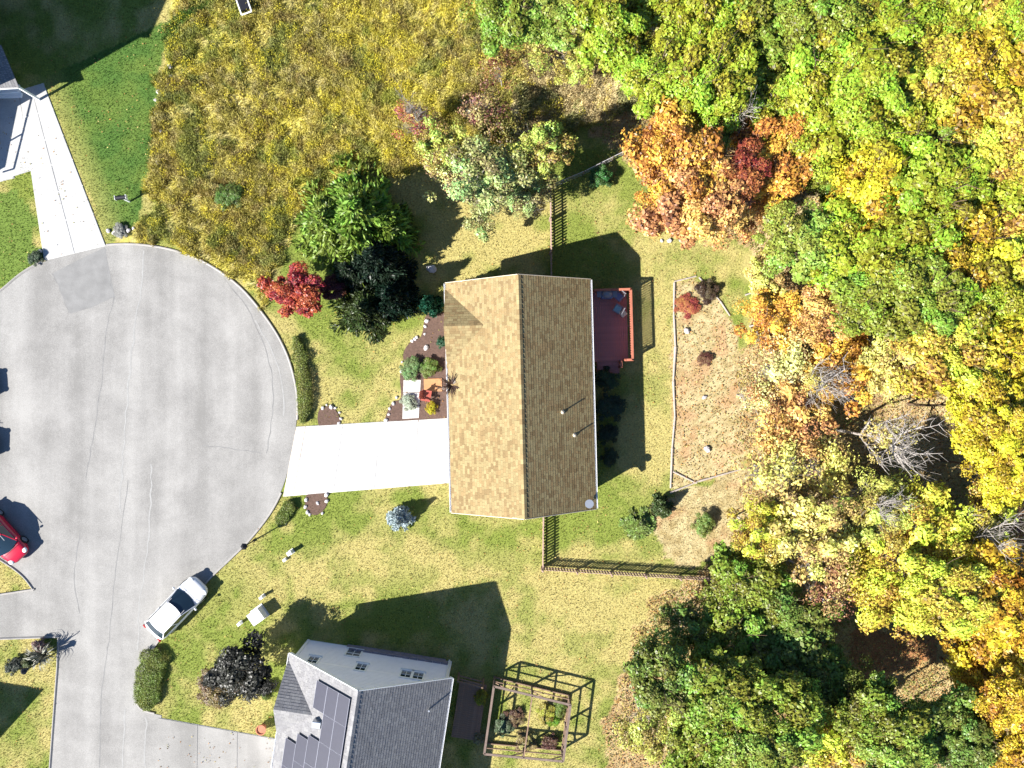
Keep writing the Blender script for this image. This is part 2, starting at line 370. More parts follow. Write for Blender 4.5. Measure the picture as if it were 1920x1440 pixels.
# ------------------------------------------------------------------ ground sheet
def axis(lo, hi, step, far):
    a = np.arange(lo, hi+step/2, step); o = [step*2**i for i in range(1, 12)]
    left = []; x = lo
    for d in o:
        x -= d
        if x < -far: break
        left.append(x)
    right = []; x = hi
    for d in o:
        x += d
        if x > far: break
        right.append(x)
    return np.array(left[::-1]+list(a)+right)
ax = axis(-38, 38, .2, 420); ay = axis(-29, 29, .2, 420)
GX, GY = np.meshgrid(ax, ay)
gc, gm, gf = ground_colour(GX, GY)
relief = (fbm(GX*.35, GY*.35)-.5)*.25*(gm | gf)
k = np.ones((5, 5))/25
pad = np.pad(relief, 2, mode='edge'); relief = sum(pad[i:i+relief.shape[0], j:j+relief.shape[1]] for i in range(5) for j in range(5))/25
nx, ny = len(ax), len(ay)
idx = np.arange(nx*ny).reshape(ny, nx)
gfaces = np.stack([idx[:-1, :-1], idx[:-1, 1:], idx[1:, 1:], idx[1:, :-1]], -1).reshape(-1, 4)
gv = np.stack([GX, GY, np.minimum(relief, .02)], -1).reshape(-1, 3)
gme = np_mesh('ground', gv, gfaces, M['ground'], np.concatenate([gc.reshape(-1, 3), np.ones((nx*ny, 1))], 1), 'POINT')
ground = put('ground', gme); tag(ground, kind='structure')

# ------------------------------------------------------------------ road, kerb, drives
def flat(name, px_poly, z, mat, parent=None, thick=.05, kind='structure'):
    o = MB().prism([G(*p) for p in px_poly], z-thick, z).build(name, mat, parent)
    if kind: o['kind'] = kind
    return o
road = flat('road', road_px, .03, M['asphalt'])
flat('asphalt_patch', [(100,512),(150,486),(197,464),(205,505),(216,556),(172,577),(132,588)], .034, M['patch'], road, .004, None)
def ribbon(mb, pts, w, z, jit=0.0):
    P = [Vector(G(*p)) for p in smooth_poly(pts, 6)]
    vs = []
    for i, p in enumerate(P):
        t = (P[min(i+1, len(P)-1)]-P[max(i-1, 0)]); t.normalize(); n = Vector((-t.y, t.x)); j = random.uniform(-jit, jit); ww = w*random.uniform(.6, 1.3)
        a = p+n*(ww/2+j); b = p-n*(ww/2-j); vs += [(a.x, a.y, z), (b.x, b.y, z)]
    mb.add(vs, [(2*i, 2*i+1, 2*i+3, 2*i+2) for i in range(len(P)-1)])
for pts in ([(197,464),(205,520),(214,560)], [(216,556),(200,620),(190,720),(178,800),(168,860),(162,900)], [(98,512),(112,540),(130,588)],
            [(240,900),(228,1000),(214,1100),(205,1200),(192,1290),(186,1440)], [(420,520),(470,590),(505,680),(512,760),(500,850)],
            [(150,1000),(140,1080),(150,1150)], [(380,835),(430,840),(490,850)]):
    m = MB(); ribbon(m, pts, .05, .0345, .05); m.build('crack_seal', M['seal'], road)
for pts in ([(270,470),(262,560),(245,680),(236,790),(230,880),(225,960)], [(285,870),(283,960),(275,1050),(262,1130),(258,1220)], [(234,1330),(232,1440)], [(275,1345),(272,1440)],
            [(480,600),(525,690),(532,780)]):
    m = MB(); ribbon(m, pts, .10, .0352, .09); m.build('worn_streak', M['seal_pale'], road)
def kerb(pts_px, closed=False, w=.11, h=.11):
    P = [Vector(G(*p)) for p in pts_px]; mb = MB(); prof = [(-.02, .0), (-.02, h*.45), (.04, h*.9), (w*.5, h), (w, h*.9), (w, .0)]; vs = []
    for i, p in enumerate(P):
        t = P[min(i+1, len(P)-1)]-P[max(i-1, 0)]; t.normalize(); n = Vector((-t.y, t.x))
        for o, z in prof: q = p+n*o; vs.append((q.x, q.y, z))
    L = len(prof)
    fs = [(i*L+j, (i+1)*L+j, (i+1)*L+j+1, i*L+j+1) for i in range(len(P)-1) for j in range(L-1)]
    return mb.add(vs, fs).build('kerb', M['kerb'], road)
ra = smooth_poly(ROAD_A, 5)
def seg(p, q):
    a = min(range(len(ra)), key=lambda i: (ra[i][0]-p[0])**2+(ra[i][1]-p[1])**2); b = min(range(len(ra)), key=lambda i: (ra[i][0]-q[0])**2+(ra[i][1]-q[1])**2)
    return ra[a:b+1]
kerb(seg((-60,590), (85,490))); kerb(seg((200,461), (557,790))); kerb(seg((531,925), (290,1341)))
kerb(ROAD_B[4:]); kerb(smooth_poly(ROAD_D, 4)); kerb([ROAD_C[0], ROAD_C[1], ROAD_C[2]]); kerb([ROAD_C[3], ROAD_C[4], ROAD_C[5]])

def lerp(a, b, t): return (a[0]+(b[0]-a[0])*t, a[1]+(b[1]-a[1])*t)
def slabs(name, A, B, D, E, nu, nv, mat, z=.06, gap=.05, cuts=None):
    """driveway quad A-B (one end) to D-E (other end) split into concrete slabs with recessed joints"""
    root = flat(name, [A, B, E, D], z-.025, M['concrete_grey'])
    us = cuts or [i/nu for i in range(nu+1)]
    for i in range(len(us)-1):
        for j in range(nv):
            q = []
            for u, v in ((us[i], j/nv), (us[i+1], j/nv), (us[i+1], (j+1)/nv), (us[i], (j+1)/nv)):
                q.append(Vector(G(*lerp(lerp(A, B, v), lerp(D, E, v), u))))
            c = sum(q, Vector((0, 0)))/4; q = [p+(c-p).normalized()*gap*.7 for p in q]
            zz = z+random.uniform(-.003, .003)
            MB().prism([(p.x, p.y) for p in q], 0, zz).build('slab', mat[i] if isinstance(mat, list) else mat, root)
    return root
dw = slabs('driveway', (556,800), (531,931), (849,783), (848,905), 4, 2, [M['concrete_tan']]+[M['concrete']]*4, cuts=[0,.06,.30,.54,.78,1])
slabs('driveway', (83,489), (199,461), (36,170), (82,156), 6, 2, M['concrete_aged'], z=.058, cuts=[0,.2,.37,.53,.68,.84,1])
slabs('front_path', (-120,372), (28,334), (-110,350), (22,320), 1, 3, M['concrete_aged'], z=.056)
slabs('driveway', (297,1345), (289,1700), (520,1385), (520,1700), 3, 2, M['asphalt'], z=.05)
tag(flat('driveway_apron', [(-90,345),(-90,178),(34,172),(36,176),(60,320),(20,333)], .052, M['concrete_aged']), kind='structure')

# ------------------------------------------------------------------ roofs
def shingles(mb, O, u, d, Lu, Ld, cols, expo=.18, tab=.27, thick=.009, seed=1):
    """stepped courses of tabs. O top corner at the ridge, u along the ridge, d down the slope (unit vectors)"""
    rr = random.Random(seed); u = Vector(u); d = Vector(d); n = u.cross(d); n = n if n.z > 0 else -n; O = Vector(O)
    k = int(math.ceil(Ld/expo))
    for i in range(k):
        a = i*expo; b = min(Ld, a+expo); x = -rr.uniform(0, tab)
        while x < Lu:
            w = tab*rr.uniform(.6, 1.4); x0 = max(0, x); x1 = min(Lu, x+w-.008); x += w
            if x1-x0 < .03: continue
            t = thick*rr.uniform(.75, 1.3); mb.col = cols[rr.randrange(len(cols))]
            f = rr.uniform(.93, 1.07); mb.col = (mb.col[0]*f, mb.col[1]*f, mb.col[2]*f, 1)
            P = lambda s_, q, h: O+u*s_+d*q+n*h
            mb.add([P(x0,a,.002), P(x1,a,.002), P(x1,b,t), P(x0,b,t)],
                   [(0,1,2,3)])
            c0 = mb.col; mb.col = (c0[0]*.50, c0[1]*.40, c0[2]*.34, 1)   # tab edge tinted dark brown, painting in the shade line of each course
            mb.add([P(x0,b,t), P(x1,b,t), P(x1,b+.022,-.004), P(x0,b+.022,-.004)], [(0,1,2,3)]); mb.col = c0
    mb.col = None
def roof_slab(mb, pts, t=.14):
    """solid deck under the shingles: quad of 4 points, thickened downwards"""
    P = [Vector(p) for p in pts]; n = (P[1]-P[0]).cross(P[3]-P[0]).normalized(); n = n if n.z > 0 else -n
    vs = [p-n*.012 for p in P]+[p-n*t for p in P]
    mb.add(vs, [(0,1,2,3),(7,6,5,4)]+[(i, 4+i, 4+(i+1)%4, (i+1)%4) for i in range(4)])
def gable_block(root, W, Lh, eave, ridge, over, wall_mat, cols, trim, base_mat=None, gut=True, expo=.18):
    """walls + two slopes; local x across, y along the ridge"""
    hw = W/2; pitch = (ridge-eave)/(hw+over)
    ew = eave+over*pitch-.12; rw = ridge-.18
    m = MB(); y = Lh/2-over
    vs = [(-hw,-y,0),(hw,-y,0),(hw,-y,ew),(0,-y,rw),(-hw,-y,ew),(-hw,y,0),(hw,y,0),(hw,y,ew),(0,y,rw),(-hw,y,ew)]
    m.add(vs, [(0,1,2,3,4),(9,8,7,6,5),(1,6,7,2),(5,0,4,9),(0,5,6,1)]); wall = m.build('wall', wall_mat, root)
    # lap boards on the walls
    lb = MB()
    for i in range(int(eave/.2)-1):
        z = .25+i*.2
        for s_ in (-1, 1):
            lb.box((s_*(hw+.006), 0, z), (.02, 2*y-.04, .03)); lb.box((0, s_*(y+.006), z), (2*hw-.04, .02, .03))
    i = 0; z = ew+.1
    while z < rw-.4:
        wz = hw*(rw-z)/(rw-ew)-.12
        for s_ in (-1, 1): lb.box((0, s_*(y+.006), z), (2*wz, .02, .03))
        z += .2
    lb.build('lap_siding', wall_mat, wall)
    dl = math.hypot(hw+over, ridge-eave); roof = None
    for s_ in (-1, 1):
        d = Vector((s_*(hw+over), 0, eave-ridge)).normalized(); O = Vector((0, -Lh/2, ridge)); u = Vector((0, 1, 0))
        rb = MB(); E = O+d*dl
        roof_slab(rb, [O, O+u*Lh, E+u*Lh, E]); r = rb.build('roof', trim, root)
        sm = MB(); shingles(sm, O, u, d, Lh, dl, cols, seed=5+s_, expo=expo); q = sm.build('shingles', M['shingle'], r); q['kind'] = 'stuff'
        if gut:
            g = MB(); gx = s_*(hw+over+.06)
            g.box((gx, 0, eave-.13), (.11, Lh-.04, .02)); g.box((gx+s_*.05, 0, eave-.08), (.02, Lh-.04, .11)); g.box((gx-s_*.05, 0, eave-.09), (.02, Lh-.04, .09))
            g.build('gutter', M['white'], r)
        for e in (-1, 1):   # rake boards
            a = O+u*(Lh if e > 0 else 0)+Vector((0, e*.02, -.03)); b = a+d*dl
            q = (b-a).to_track_quat('X', 'Z').to_matrix(); MB().box((a+b)/2+Vector((0,0,-.06)), (dl, .035, .2), M=q).build('rake_board', trim, r)
        roof = r
    cp = MB()
    nn = int(Lh/.3)
    for i in range(nn):
        cp.col = random.choice(cols); f = random.uniform(.95, 1.2); cp.col = tuple(c*f for c in cp.col[:3])+(1,)
        y0 = -Lh/2+i*Lh/nn; y1 = y0+Lh/nn-.006; z = ridge+.03; w = .16
        cp.add([(-w, y0, z-w*pitch+.02),(0, y0, z+.02),(w, y0, z-w*pitch+.02),(-w, y1, z-w*pitch),(0, y1, z),(w, y1, z-w*pitch)], [(0,1,4,3),(1,2,5,4)])
    q = cp.build('ridge_cap', M['shingle'], root)
    return wall, pitch
def cross_gable(root, side, y0, half, zr, zeave, xout, xin, cols, trim, wall_mat, expo=.18):
    """gable roof whose ridge runs across the main slope, from x=xout in to xin (local x, with sign)"""
    pr = MB()
    for s_ in (-1, 1):
        d = Vector((0, s_*half, zeave-zr)); L = d.length; d.normalize(); O = Vector((min(xout, xin), y0, zr)); Lu = abs(xout-xin); u = Vector((1, 0, 0))
        E = O+d*(L+.1); rb = MB(); roof_slab(rb, [O, O+u*Lu, E+u*Lu, E], .1); r = rb.build('cross_gable_roof', trim, root)
        sm = MB(); shingles(sm, O, u, d, Lu, L+.1, cols, seed=31+s_, expo=expo, thick=.012); q = sm.build('shingles', M['shingle'], r); q['kind'] = 'stuff'
    xw = xout-side*.35
    MB().add([(xw, y0-half+.1, zeave-.3),(xw, y0+half-.1, zeave-.3),(xw, y0, zr-.12)], [(0,1,2),(2,1,0)]).build('gable_wall', wall_mat, root)
def window(root, c, w, h, face, name='window'):
    """face: unit normal (x,y) of the wall, c: centre on the wall surface, local"""
    a = math.atan2(face[1], face[0]); n = Vector((face[0], face[1], 0)); t = Vector((-face[1], face[0], 0)); c = Vector(c)
    fr = MB(); fw = .09
    for s_ in (-1, 1):
        fr.box(c+t*s_*(w/2+fw/2)+n*.03, (.07, fw, h+2*fw), a); fr.box(c+n*.034+Vector((0,0,s_*(h/2+fw/2))), (.08, w, fw), a)
    o = fr.build(name, M['white'], root)
    MB().box(c+n*.005, (.02, w, h), a).build('pane', M['glass'], o)
    mu = MB(); mu.box(c+n*.022, (.03, .03, h), a); mu.box(c+n*.026, (.03, w, .03), a); mu.build('muntin', M['white'], o)
    MB().box(c+n*.07+Vector((0,0,-h/2-fw-.03)), (.16, w+.3, .05), a).build('sill', M['white'], o)
    return o

# ------------------------------------------------------------------ main house
TAN = [C(212,190,138,.37), C(206,182,132,.365), C(218,196,144,.37), C(190,162,116,.36), C(208,178,128,.365)]
hx, hy = G(975.5, 741)
house = thing('house', 'tan shingled gable house with red deck in the middle of the picture', 'house', (hx, hy, 0), math.radians(1.5))
EAV, RID, OV = 3.45, 6.3, .4
HW, HL = 9.3-.8+.05, 14.85
wall, pitch = gable_block(house, HW, HL, EAV, RID, OV, M['siding_tan'], TAN, M['cream_trim'])
BROWN = [C(205,140,95,.5), C(190,122,85,.5), C(215,155,105,.5)]
cgy = (720-619)/S-hy
cross_gable(house, -1, cgy, 2.48, 4.95, EAV, -(HW/2+OV)-.06, -2.3, TAN, M['cream_trim'], M['siding_tan'])
for y in (3.6, -.6): window(house, (-HW/2, y, 1.5), 1.5, 1.3, (-1, 0))
for y in (-2.6, -5.4): window(house, (HW/2, y, 1.6), 1.3, 1.2, (1, 0))
window(house, (0, HL/2-OV, 2.0), 1.2, 1.2, (0, 1)); window(house, (-1.6, -HL/2+OV, 1.7), 1.0, 1.2, (0, -1)); window(house, (1.8, -HL/2+OV, 1.7), 1.0, 1.2, (0, -1))
gd = MB().box((-HW/2-.02, -3.9, 1.12), (.06, 4.4, 2.2)).build('garage_door', M['white'], house)
for i in range(4): MB().box((-HW/2-.055, -3.9, .3+i*.55), (.02, 4.3, .5)).build('door_panel', M['white'], gd)
fd = MB().box((-HW/2-.02, 1.2, 1.05), (.06, .95, 2.1)).build('front_door', M['deck_rail'], house)
MB().blob((-HW/2-.09, 1.55, 1.0), (.04,.04,.04), 3).build('handle', M['metal'], fd)
pd = MB().box((HW/2+.02, 4.2, 1.65), (.06, 1.8, 2.05)).build('patio_door', M['white'], house); MB().box((HW/2+.055, 4.2, 1.65), (.02, 1.6, 1.85)).build('pane', M['glass'], pd)
def roof_z(x): return RID-abs(x)*pitch
for lx, ly, r, h in ((2.55, -1.05, .05, .42), (3.3, -2.55, .05, .36)):
    v = MB(); v.tube((lx, ly, roof_z(lx)-.1), (lx, ly, roof_z(lx)+h), r, n=10); v.lathe([(.16,0),(.08,.10),(.06,.12)], (lx, ly, roof_z(lx)-.03)); v.build('vent_pipe', M['cream_trim'], house)
for sx, sy in ((1, -1), (1, 1), (-1, 1)):
    d = MB(); gx = sx*(HW/2+OV+.05); gy = sy*(HL/2-.3)
    d.tube((gx, gy, EAV-.12), (sx*(HW/2+.08), gy-sy*.2, EAV-.5), .045, n=6); d.tube((sx*(HW/2+.08), gy-sy*.2, EAV-.5), (sx*(HW/2+.08), gy-sy*.2, .15), .045, n=6); d.build('downspout', M['white'], house)
dm = MB(); dm.lathe([(.02,0),(.16,.03),(.28,.10),(.285,.11)], (HW/2-.1, -HL/2+.45, roof_z(HW/2-.1)+.25), 14); dm.tube((HW/2-.1, -HL/2+.45, roof_z(HW/2-.1)-.05), (HW/2-.1, -HL/2+.45, roof_z(HW/2-.1)+.27), .025, n=6)
dm.build('satellite_dish', M['metal'], house)

# deck behind the house
dx, dy = G(1108, 545, .6); ex, ey = G(1177, 678, .6)
deck = thing('deck', 'low red stained timber deck with orange railing behind the tan house', 'deck', ((dx+ex)/2, (dy+ey)/2, 0), math.radians(1.5))
DW, DL, DH = ex-dx+.35, dy-ey, .6
nb = int(DW/.145)
bm = MB().box((0,0,0), (.135, DL, .035)).mesh('board', M['deck'])
for i in range(nb): put('board', bm, deck, (-DW/2+.15+i*.145-.15, 0, DH-.018+random.uniform(-.003,.003)))
for y in (-DL/2+.05, 0, DL/2-.05): MB().box((0, y, DH-.13), (DW-.06, .06, .16)).build('joist', M['deck'], deck)
def rail_run(p, q, parent, h0, h1, mat_top, mat_b, sp=.16):
    p = Vector(p); q = Vector(q); L = (q-p).length; a = math.atan2(q.y-p.y, q.x-p.x); c = (p+q)/2
    MB().cbox((c.x, c.y, h1), (L+.1, .16, .05), .01, a).build('top_rail', mat_top, parent)
    MB().box((c.x, c.y, h0+.1), (L, .05, .07), a).build('bottom_rail', mat_b, parent)
    n = max(1, int(L/sp)); bmh = MB().box((0,0,0), (.085,.03,h1-h0-.1)).mesh('baluster', mat_b)
    for i in range(n): r = p.lerp(q, (i+.5)/n); put('baluster', bmh, parent, (r.x, r.y, (h0+h1)/2+.03), a)
    for r in (p, q): MB().cbox((r.x, r.y, (h1+.06)/2), (.1, .1, h1+.06), .015, a).build('post', mat_b, parent)
x1, y1, y0 = DW/2-.06, DL/2-.06, -DL/2+.06
rail_run((-DW/2+.4, y1), (x1, y1), deck, DH, 1.6, M['deck_rail'], M['deck_rail'])
rail_run((x1, y1), (x1, y0), deck, DH, 1.6, M['deck_rail'], M['deck_rail'])
rail_run((x1, y0), (x1-.5, y0), deck, DH, 1.6, M['deck_rail'], M['deck_rail'])
for i in range(3):
    MB().box((-.1, -DL/2-.14-i*.27, DH-.17*(i+1)), (1.5, .27, .05)).build('step', M['deck'], deck)
for s_ in (-1, 1):
    st = MB(); st.add([(-.1+s_*.77-.02, -DL/2-.01, DH-.06), (-.1+s_*.77+.02, -DL/2-.01, DH-.06), (-.1+s_*.77+.02, -DL/2-.85, .02), (-.1+s_*.77-.02, -DL/2-.85, .02),
                       (-.1+s_*.77-.02, -DL/2-.01, DH-.3), (-.1+s_*.77+.02, -DL/2-.01, DH-.3), (-.1+s_*.77+.02, -DL/2-.6, .0), (-.1+s_*.77-.02, -DL/2-.6, .0)], [(0,1,2,3),(7,6,5,4),(0,3,7,4),(1,5,6,2),(3,2,6,7)])
    st.build('stringer', M['deck'], deck)
rail_run((.62, -DL/2-.02), (.62, -DL/2-.42), deck, .45, 1.5, M['deck_rail'], M['deck_rail'], .16)

def patio_chair(label, px, py, rz, frame, cushion, group='patio seats on the deck'):
    x, y = G(px, py, 1.0); t = thing('patio_chair', label, 'chair', (x, y, DH), rz, group)
    s = MB()
    for i in range(7): s.box((0, -.24+i*.08, .42), (.5, .05, .02))
    s.build('seat', frame, t); b = MB()
    for i in range(7): b.tube((-.22+i*.073, .27, .44), (-.22+i*.073, .36, .95), .014, n=6)
    b.tube((-.25, .36, .96), (.25, .36, .96), .02, n=6); b.build('backrest', frame, t)
    for sx in (-1, 1):
        for sy in (-1, 1): MB().tube((sx*.25, sy*.25, 0), (sx*.24, sy*.24, .64), .018, n=6).build('leg', frame, t)
        MB().box((sx*.26, 0, .65), (.06, .56, .025)).build('armrest', frame, t)
    if cushion: MB().cbox((0, -.02, .48), (.46, .46, .09), .03).build('cushion', cushion, t)
    return t
patio_chair('grey slatted metal patio chair in the deck corner by the railing', 1160, 556, math.radians(-40), M['grey_metal'], M['blue_cloth'])
patio_chair('patio chair with teal cushion beside the orange deck railing', 1158, 580, math.radians(-120), M['grey_metal'], M['teal_cloth'])
x, y = G(1168, 588, 1.0); ct = thing('side_table', 'small cream topped side table next to the teal patio chair on the deck', 'table', (x, y, DH), .7)
MB().cbox((0,0,.47), (.42,.42,.04), .01).build('table_top', M['cream_cloth'], ct)
for sx in (-1,1):
    for sy in (-1,1): MB().tube((sx*.17,sy*.17,0), (sx*.17,sy*.17,.46), .017, n=6).build('leg', M['grey_metal'], ct)
x, y = G(1137, 553, 1.0); gr = thing('grill', 'covered dark grill standing at the house end of the deck railing', 'grill', (x, y, DH), 0)
MB().cbox((0,0,.45), (.75,.5,.75), .06).build('cart', M['blue_cloth'], gr); gl = MB(); gl.blob((0,0,.82), (.36,.26,.24), 3, 12, 8, .02); gl.build('lid', M['grey_metal'], gr, True)
for sx in (-1,1): MB().box((sx*.53, 0, .78), (.3,.42,.03)).build('side_shelf', M['grey_metal'], gr)
for sx in (-1,1):
    for sy in (-1,1): MB().tube((sx*.32,sy*.2,0), (sx*.32,sy*.2,.1), .03, n=8).build('wheel', M['rubber'], gr)

# ------------------------------------------------------------------ picket fences
PK = {}
def fence(label, pts, h=1.05, sp=.2, mat='fence'):
    P = [Vector(G(*p)) for p in pts]; t = thing('picket_fence', label, 'fence', (P[0].x, P[0].y, 0), 0, 'picket fences beside the tan house')
    if mat not in PK:
        m = MB(); w = .058; m.add([(-w,-.011,.06),(w,-.011,.06),(w,-.011,h-.07),(0,-.011,h),(-w,-.011,h-.07),(-w,.011,.06),(w,.011,.06),(w,.011,h-.07),(0,.011,h),(-w,.011,h-.07)],
              [(0,1,2,3,4),(9,8,7,6,5),(0,5,6,1),(1,6,7,2),(2,7,8,3),(3,8,9,4),(4,9,5,0)]); PK[mat] = m.mesh('picket', M[mat])
    for a, b in zip(P[:-1], P[1:]):
        L = (b-a).length; ang = math.atan2(b.y-a.y, b.x-a.x); n = int(L/sp); nrm = Vector((-math.sin(ang), math.cos(ang)))
        for i in range(n):
            q = a.lerp(b, (i+.5)/n)-P[0]+nrm*.035; o = put('picket', PK[mat], t, (q.x, q.y, random.uniform(-.015,.015)), ang); o.rotation_euler = (random.uniform(-.02,.02), random.uniform(-.015,.015), ang+random.uniform(-.03,.03))
        c = (a+b)/2-P[0]
        for z in (.25, .78): MB().box((c.x, c.y, z), (L, .04, .09), ang).build('rail', M[mat], t)
        k = max(1, int(L/2.2))
        for i in range(k+1): q = a.lerp(b, i/k)-P[0]-nrm*.06; MB().cbox((q.x, q.y, .54), (.09,.09,1.08), .02, ang).build('post', M[mat], t)
    return t
fence('short brown picket fence running up from the tan house to the trees', [(1031,352), (1033,540)])
fence('long brown picket fence with a corner below the tan house', [(1018,955), (1017,1063), (1335,1083)])
wp = [Vector(G(*p)) for p in ((1040,352), (1092,330), (1146,303), (1200,276))]
wf = thing('wire_fence', 'thin pale wire fence slanting from the picket fence into the shaded trees', 'fence', (wp[0].x, wp[0].y, 0))
for p in wp: MB().tube((p.x-wp[0].x, p.y-wp[0].y, 0), (p.x-wp[0].x, p.y-wp[0].y, 1.15), .035, n=6).build('post', M['timber'], wf)
for a, b in zip(wp[:-1], wp[1:]):
    for z in (.35, .75, 1.1):
        MB().tube((a.x-wp[0].x, a.y-wp[0].y, z), (b.x-wp[0].x, b.y-wp[0].y, z), .022 if z > 1 else .008, n=5).build('wire', M['rock'], wf)

# ------------------------------------------------------------------ lower house with solar panels
GREY = [C(196,194,196,.36), C(188,186,188,.36), C(204,202,202,.36)]
RZ2 = math.radians(-8.7); W2, L2 = 10.0, 15.0; E2, R2, O2 = 3.45, 7.3, .3
mx_, my_ = G(712.5, 1220); up2 = Vector((-math.sin(RZ2), math.cos(RZ2)))
c2 = Vector((mx_, my_))-up2*(L2/2-O2)
solar_house = thing('house', 'white sided house with grey roof and solar panels at the bottom edge', 'house', (c2.x, c2.y, 0), RZ2)
wall2, pitch2 = gable_block(solar_house, W2, L2, E2, R2, O2, M['siding_white'], GREY, M['white'])
yw = L2/2-O2
cross_gable(solar_house, -1, yw-2.57, 2.4, 5.2, E2, -(W2/2+O2)-.06, -2.6, GREY, M['white'], M['siding_white'])
for x, z in ((-3.8, 3.3), (-.65, 3.26), (2.3, 3.27), (3.1, 3.27)): window(solar_house, (-x*-1, yw, z), .62, 1.05, (0, 1))
window(solar_house, (-1.6, yw, 1.2), .9, 1.0, (0, 1))
fnd = MB(); 
for i in range(13):
    for j in range(2): fnd.box((-2.0+i*.53+(j%2)*.2, yw+.05+random.uniform(0,.03), .18+j*.36), (.51, .12, .34))
fnd.build('foundation', M['stone'], solar_house)
ds = MB(); ds.tube((W2/2-.12, yw+.1, E2+.1), (W2/2-.12, yw+.1, .1), .06, n=6); ds.build('downspout', M['white'], solar_house)
ds = MB(); ds.box((W2/2-.02, yw+.02, 1.8), (.16, .1, 3.4)); ds.build('corner_board', M['white'], solar_house); ds = MB(); ds.box((-W2/2+.02, yw+.02, 1.8), (.16, .1, 3.4)); ds.build('corner_board', M['white'], solar_house)
# solar panels on the left slope: v down the slope from the ridge, u along the ridge from the top gable
dS = Vector((-(W2/2+O2), 0, E2-R2)).normalized(); nS = Vector((dS.z, 0, -dS.x)); nS = nS if nS.z > 0 else -nS
pc = MB().box((0,0,0), (.98, 1.66, .03)).mesh('cell_sheet', M['solar']); pf = MB()
for s_ in (-1,1): pf.box((s_*.5, 0, .004), (.03, 1.7, .045)); pf.box((0, s_*.84, .002), (.97, .012, .04))
pf = pf.mesh('solar_panel', M['solar_frame'])
rotS = Matrix((dS, Vector((0,1,0)), nS)).transposed().to_euler() if Vector(dS).cross(Vector((0,1,0))).dot(nS) > 0 else Matrix((-dS, Vector((0,1,0)), nS)).transposed().to_euler()
def panel(v, u):
    p = Vector((0, L2/2, R2))+dS*v+Vector((0,-1,0))*u+nS*.12
    o = put('solar_panel', pf, solar_house, p, rot=rotS); put('cell_sheet', pc, o, (0,0,0))
for col, v in enumerate((.95, 1.97, 2.99, 4.01, 5.03)):
    for row in range(7):
        u0 = (.55, .55, .55, 4.3, 5.0)[col]+.9
        if col == 2 and row == 1: continue
        u = u0+row*1.71
        if u > 13: continue
        panel(v, u)
vb = MB(); p = Vector((0, L2/2, R2))+dS*3.0+Vector((0,-1,0))*3.1; vb.cbox((p.x, p.y, p.z+.12), (.55,.4,.5), .03); vb.build('roof_vent', M['metal'], solar_house)
for lx, ly in ((4.2, yw-1.5),): MB().tube((lx, ly, R2-lx*pitch2-.1), (lx, ly, R2-lx*pitch2+.35), .06, n=8).build('vent_pipe', M['metal'], solar_house)
# porch at the left of the lower house
px_, py_ = G(497, 1398); 

# ------------------------------------------------------------------ garden enclosure of timber posts and rails
def beam(mb, p, q, w, h=None):
    p = Vector(p); q = Vector(q); d = q-p; a = d.to_track_quat('X', 'Z').to_matrix(); mb.box((p+q)/2, (d.length, w, h or w), M=a); return mb
EH = 1.65
cn = [Vector(G(x, y, EH)) for x, y in ((926,1287),(1070,1322),(1056,1428),(908,1414))]
enc = thing('garden_enclosure', 'open timber garden frame of posts and rails around vegetable beds', 'garden frame', (cn[0].x, cn[0].y, 0))
L0 = lambda v, z: (v.x-cn[0].x, v.y-cn[0].y, z)
for a, b in zip(cn, cn[1:]+cn[:1]):
    for t in (0, .5): q = a.lerp(b, t); MB().cbox((q.x-cn[0].x, q.y-cn[0].y, EH/2-.03), (.12,.12,EH-.06), .02, -.15).build('post', M['timber'], enc)
    beam(MB(), L0(a, EH-.02), L0(b, EH-.02), .15, .06).build('top_rail', M['timber'], enc)
    beam(MB(), L0(a, .8), L0(b, .8), .05, .1).build('mid_rail', M['timber_dark'], enc)
    beam(MB(), L0(a, .12), L0(b, .12), .06, .2).build('base_board', M['timber_dark'], enc)
    for t in (0, .5):   # diagonal braces
        q = a.lerp(b, t); r = a.lerp(b, t+.18); beam(MB(), L0(q, .95), L0(r, EH-.05), .06).build('brace', M['timber_dark'], enc)
beam(MB(), L0(cn[0].lerp(cn[1], .5), EH-.03), L0(cn[3].lerp(cn[2], .5), EH-.03), .08).build('cross_rail', M['timber_dark'], enc)
# second run of rails from the house to the enclosure, and a low deck beside the lower house
hp = [Vector(G(x, y, 1.5)) for x, y in ((858,1278),(905,1290),(926,1290))]
rw = thing('garden_railing', 'dark brown timber railing between the white house and the garden frame', 'railing', (hp[0].x, hp[0].y, 0))
for q in hp[:2]: MB().cbox((q.x-hp[0].x, q.y-hp[0].y, .75), (.1,.1,1.5), .02).build('post', M['timber_dark'], rw)
for z in (.5, 1.0, 1.47): beam(MB(), (0,0,z), (hp[1].x-hp[0].x, hp[1].y-hp[0].y, z), .07, .09).build('rail', M['timber_dark'], rw)
pa = thing('side_deck', 'dark low timber deck in the shade between white house and garden frame', 'deck', (G(880,1330)[0], G(880,1330)[1], 0), RZ2)
bmesh_ = MB().box((0,0,0), (1.9,.14,.03)).mesh('board', M['timber_dark'])
for i in range(26): put('board', bmesh_, pa, (0, 1.9-i*.15, .3))
for x in (-.8,.8): MB().box((x, 0, .2), (.08, 3.9, .16)).build('joist', M['timber_dark'], pa)

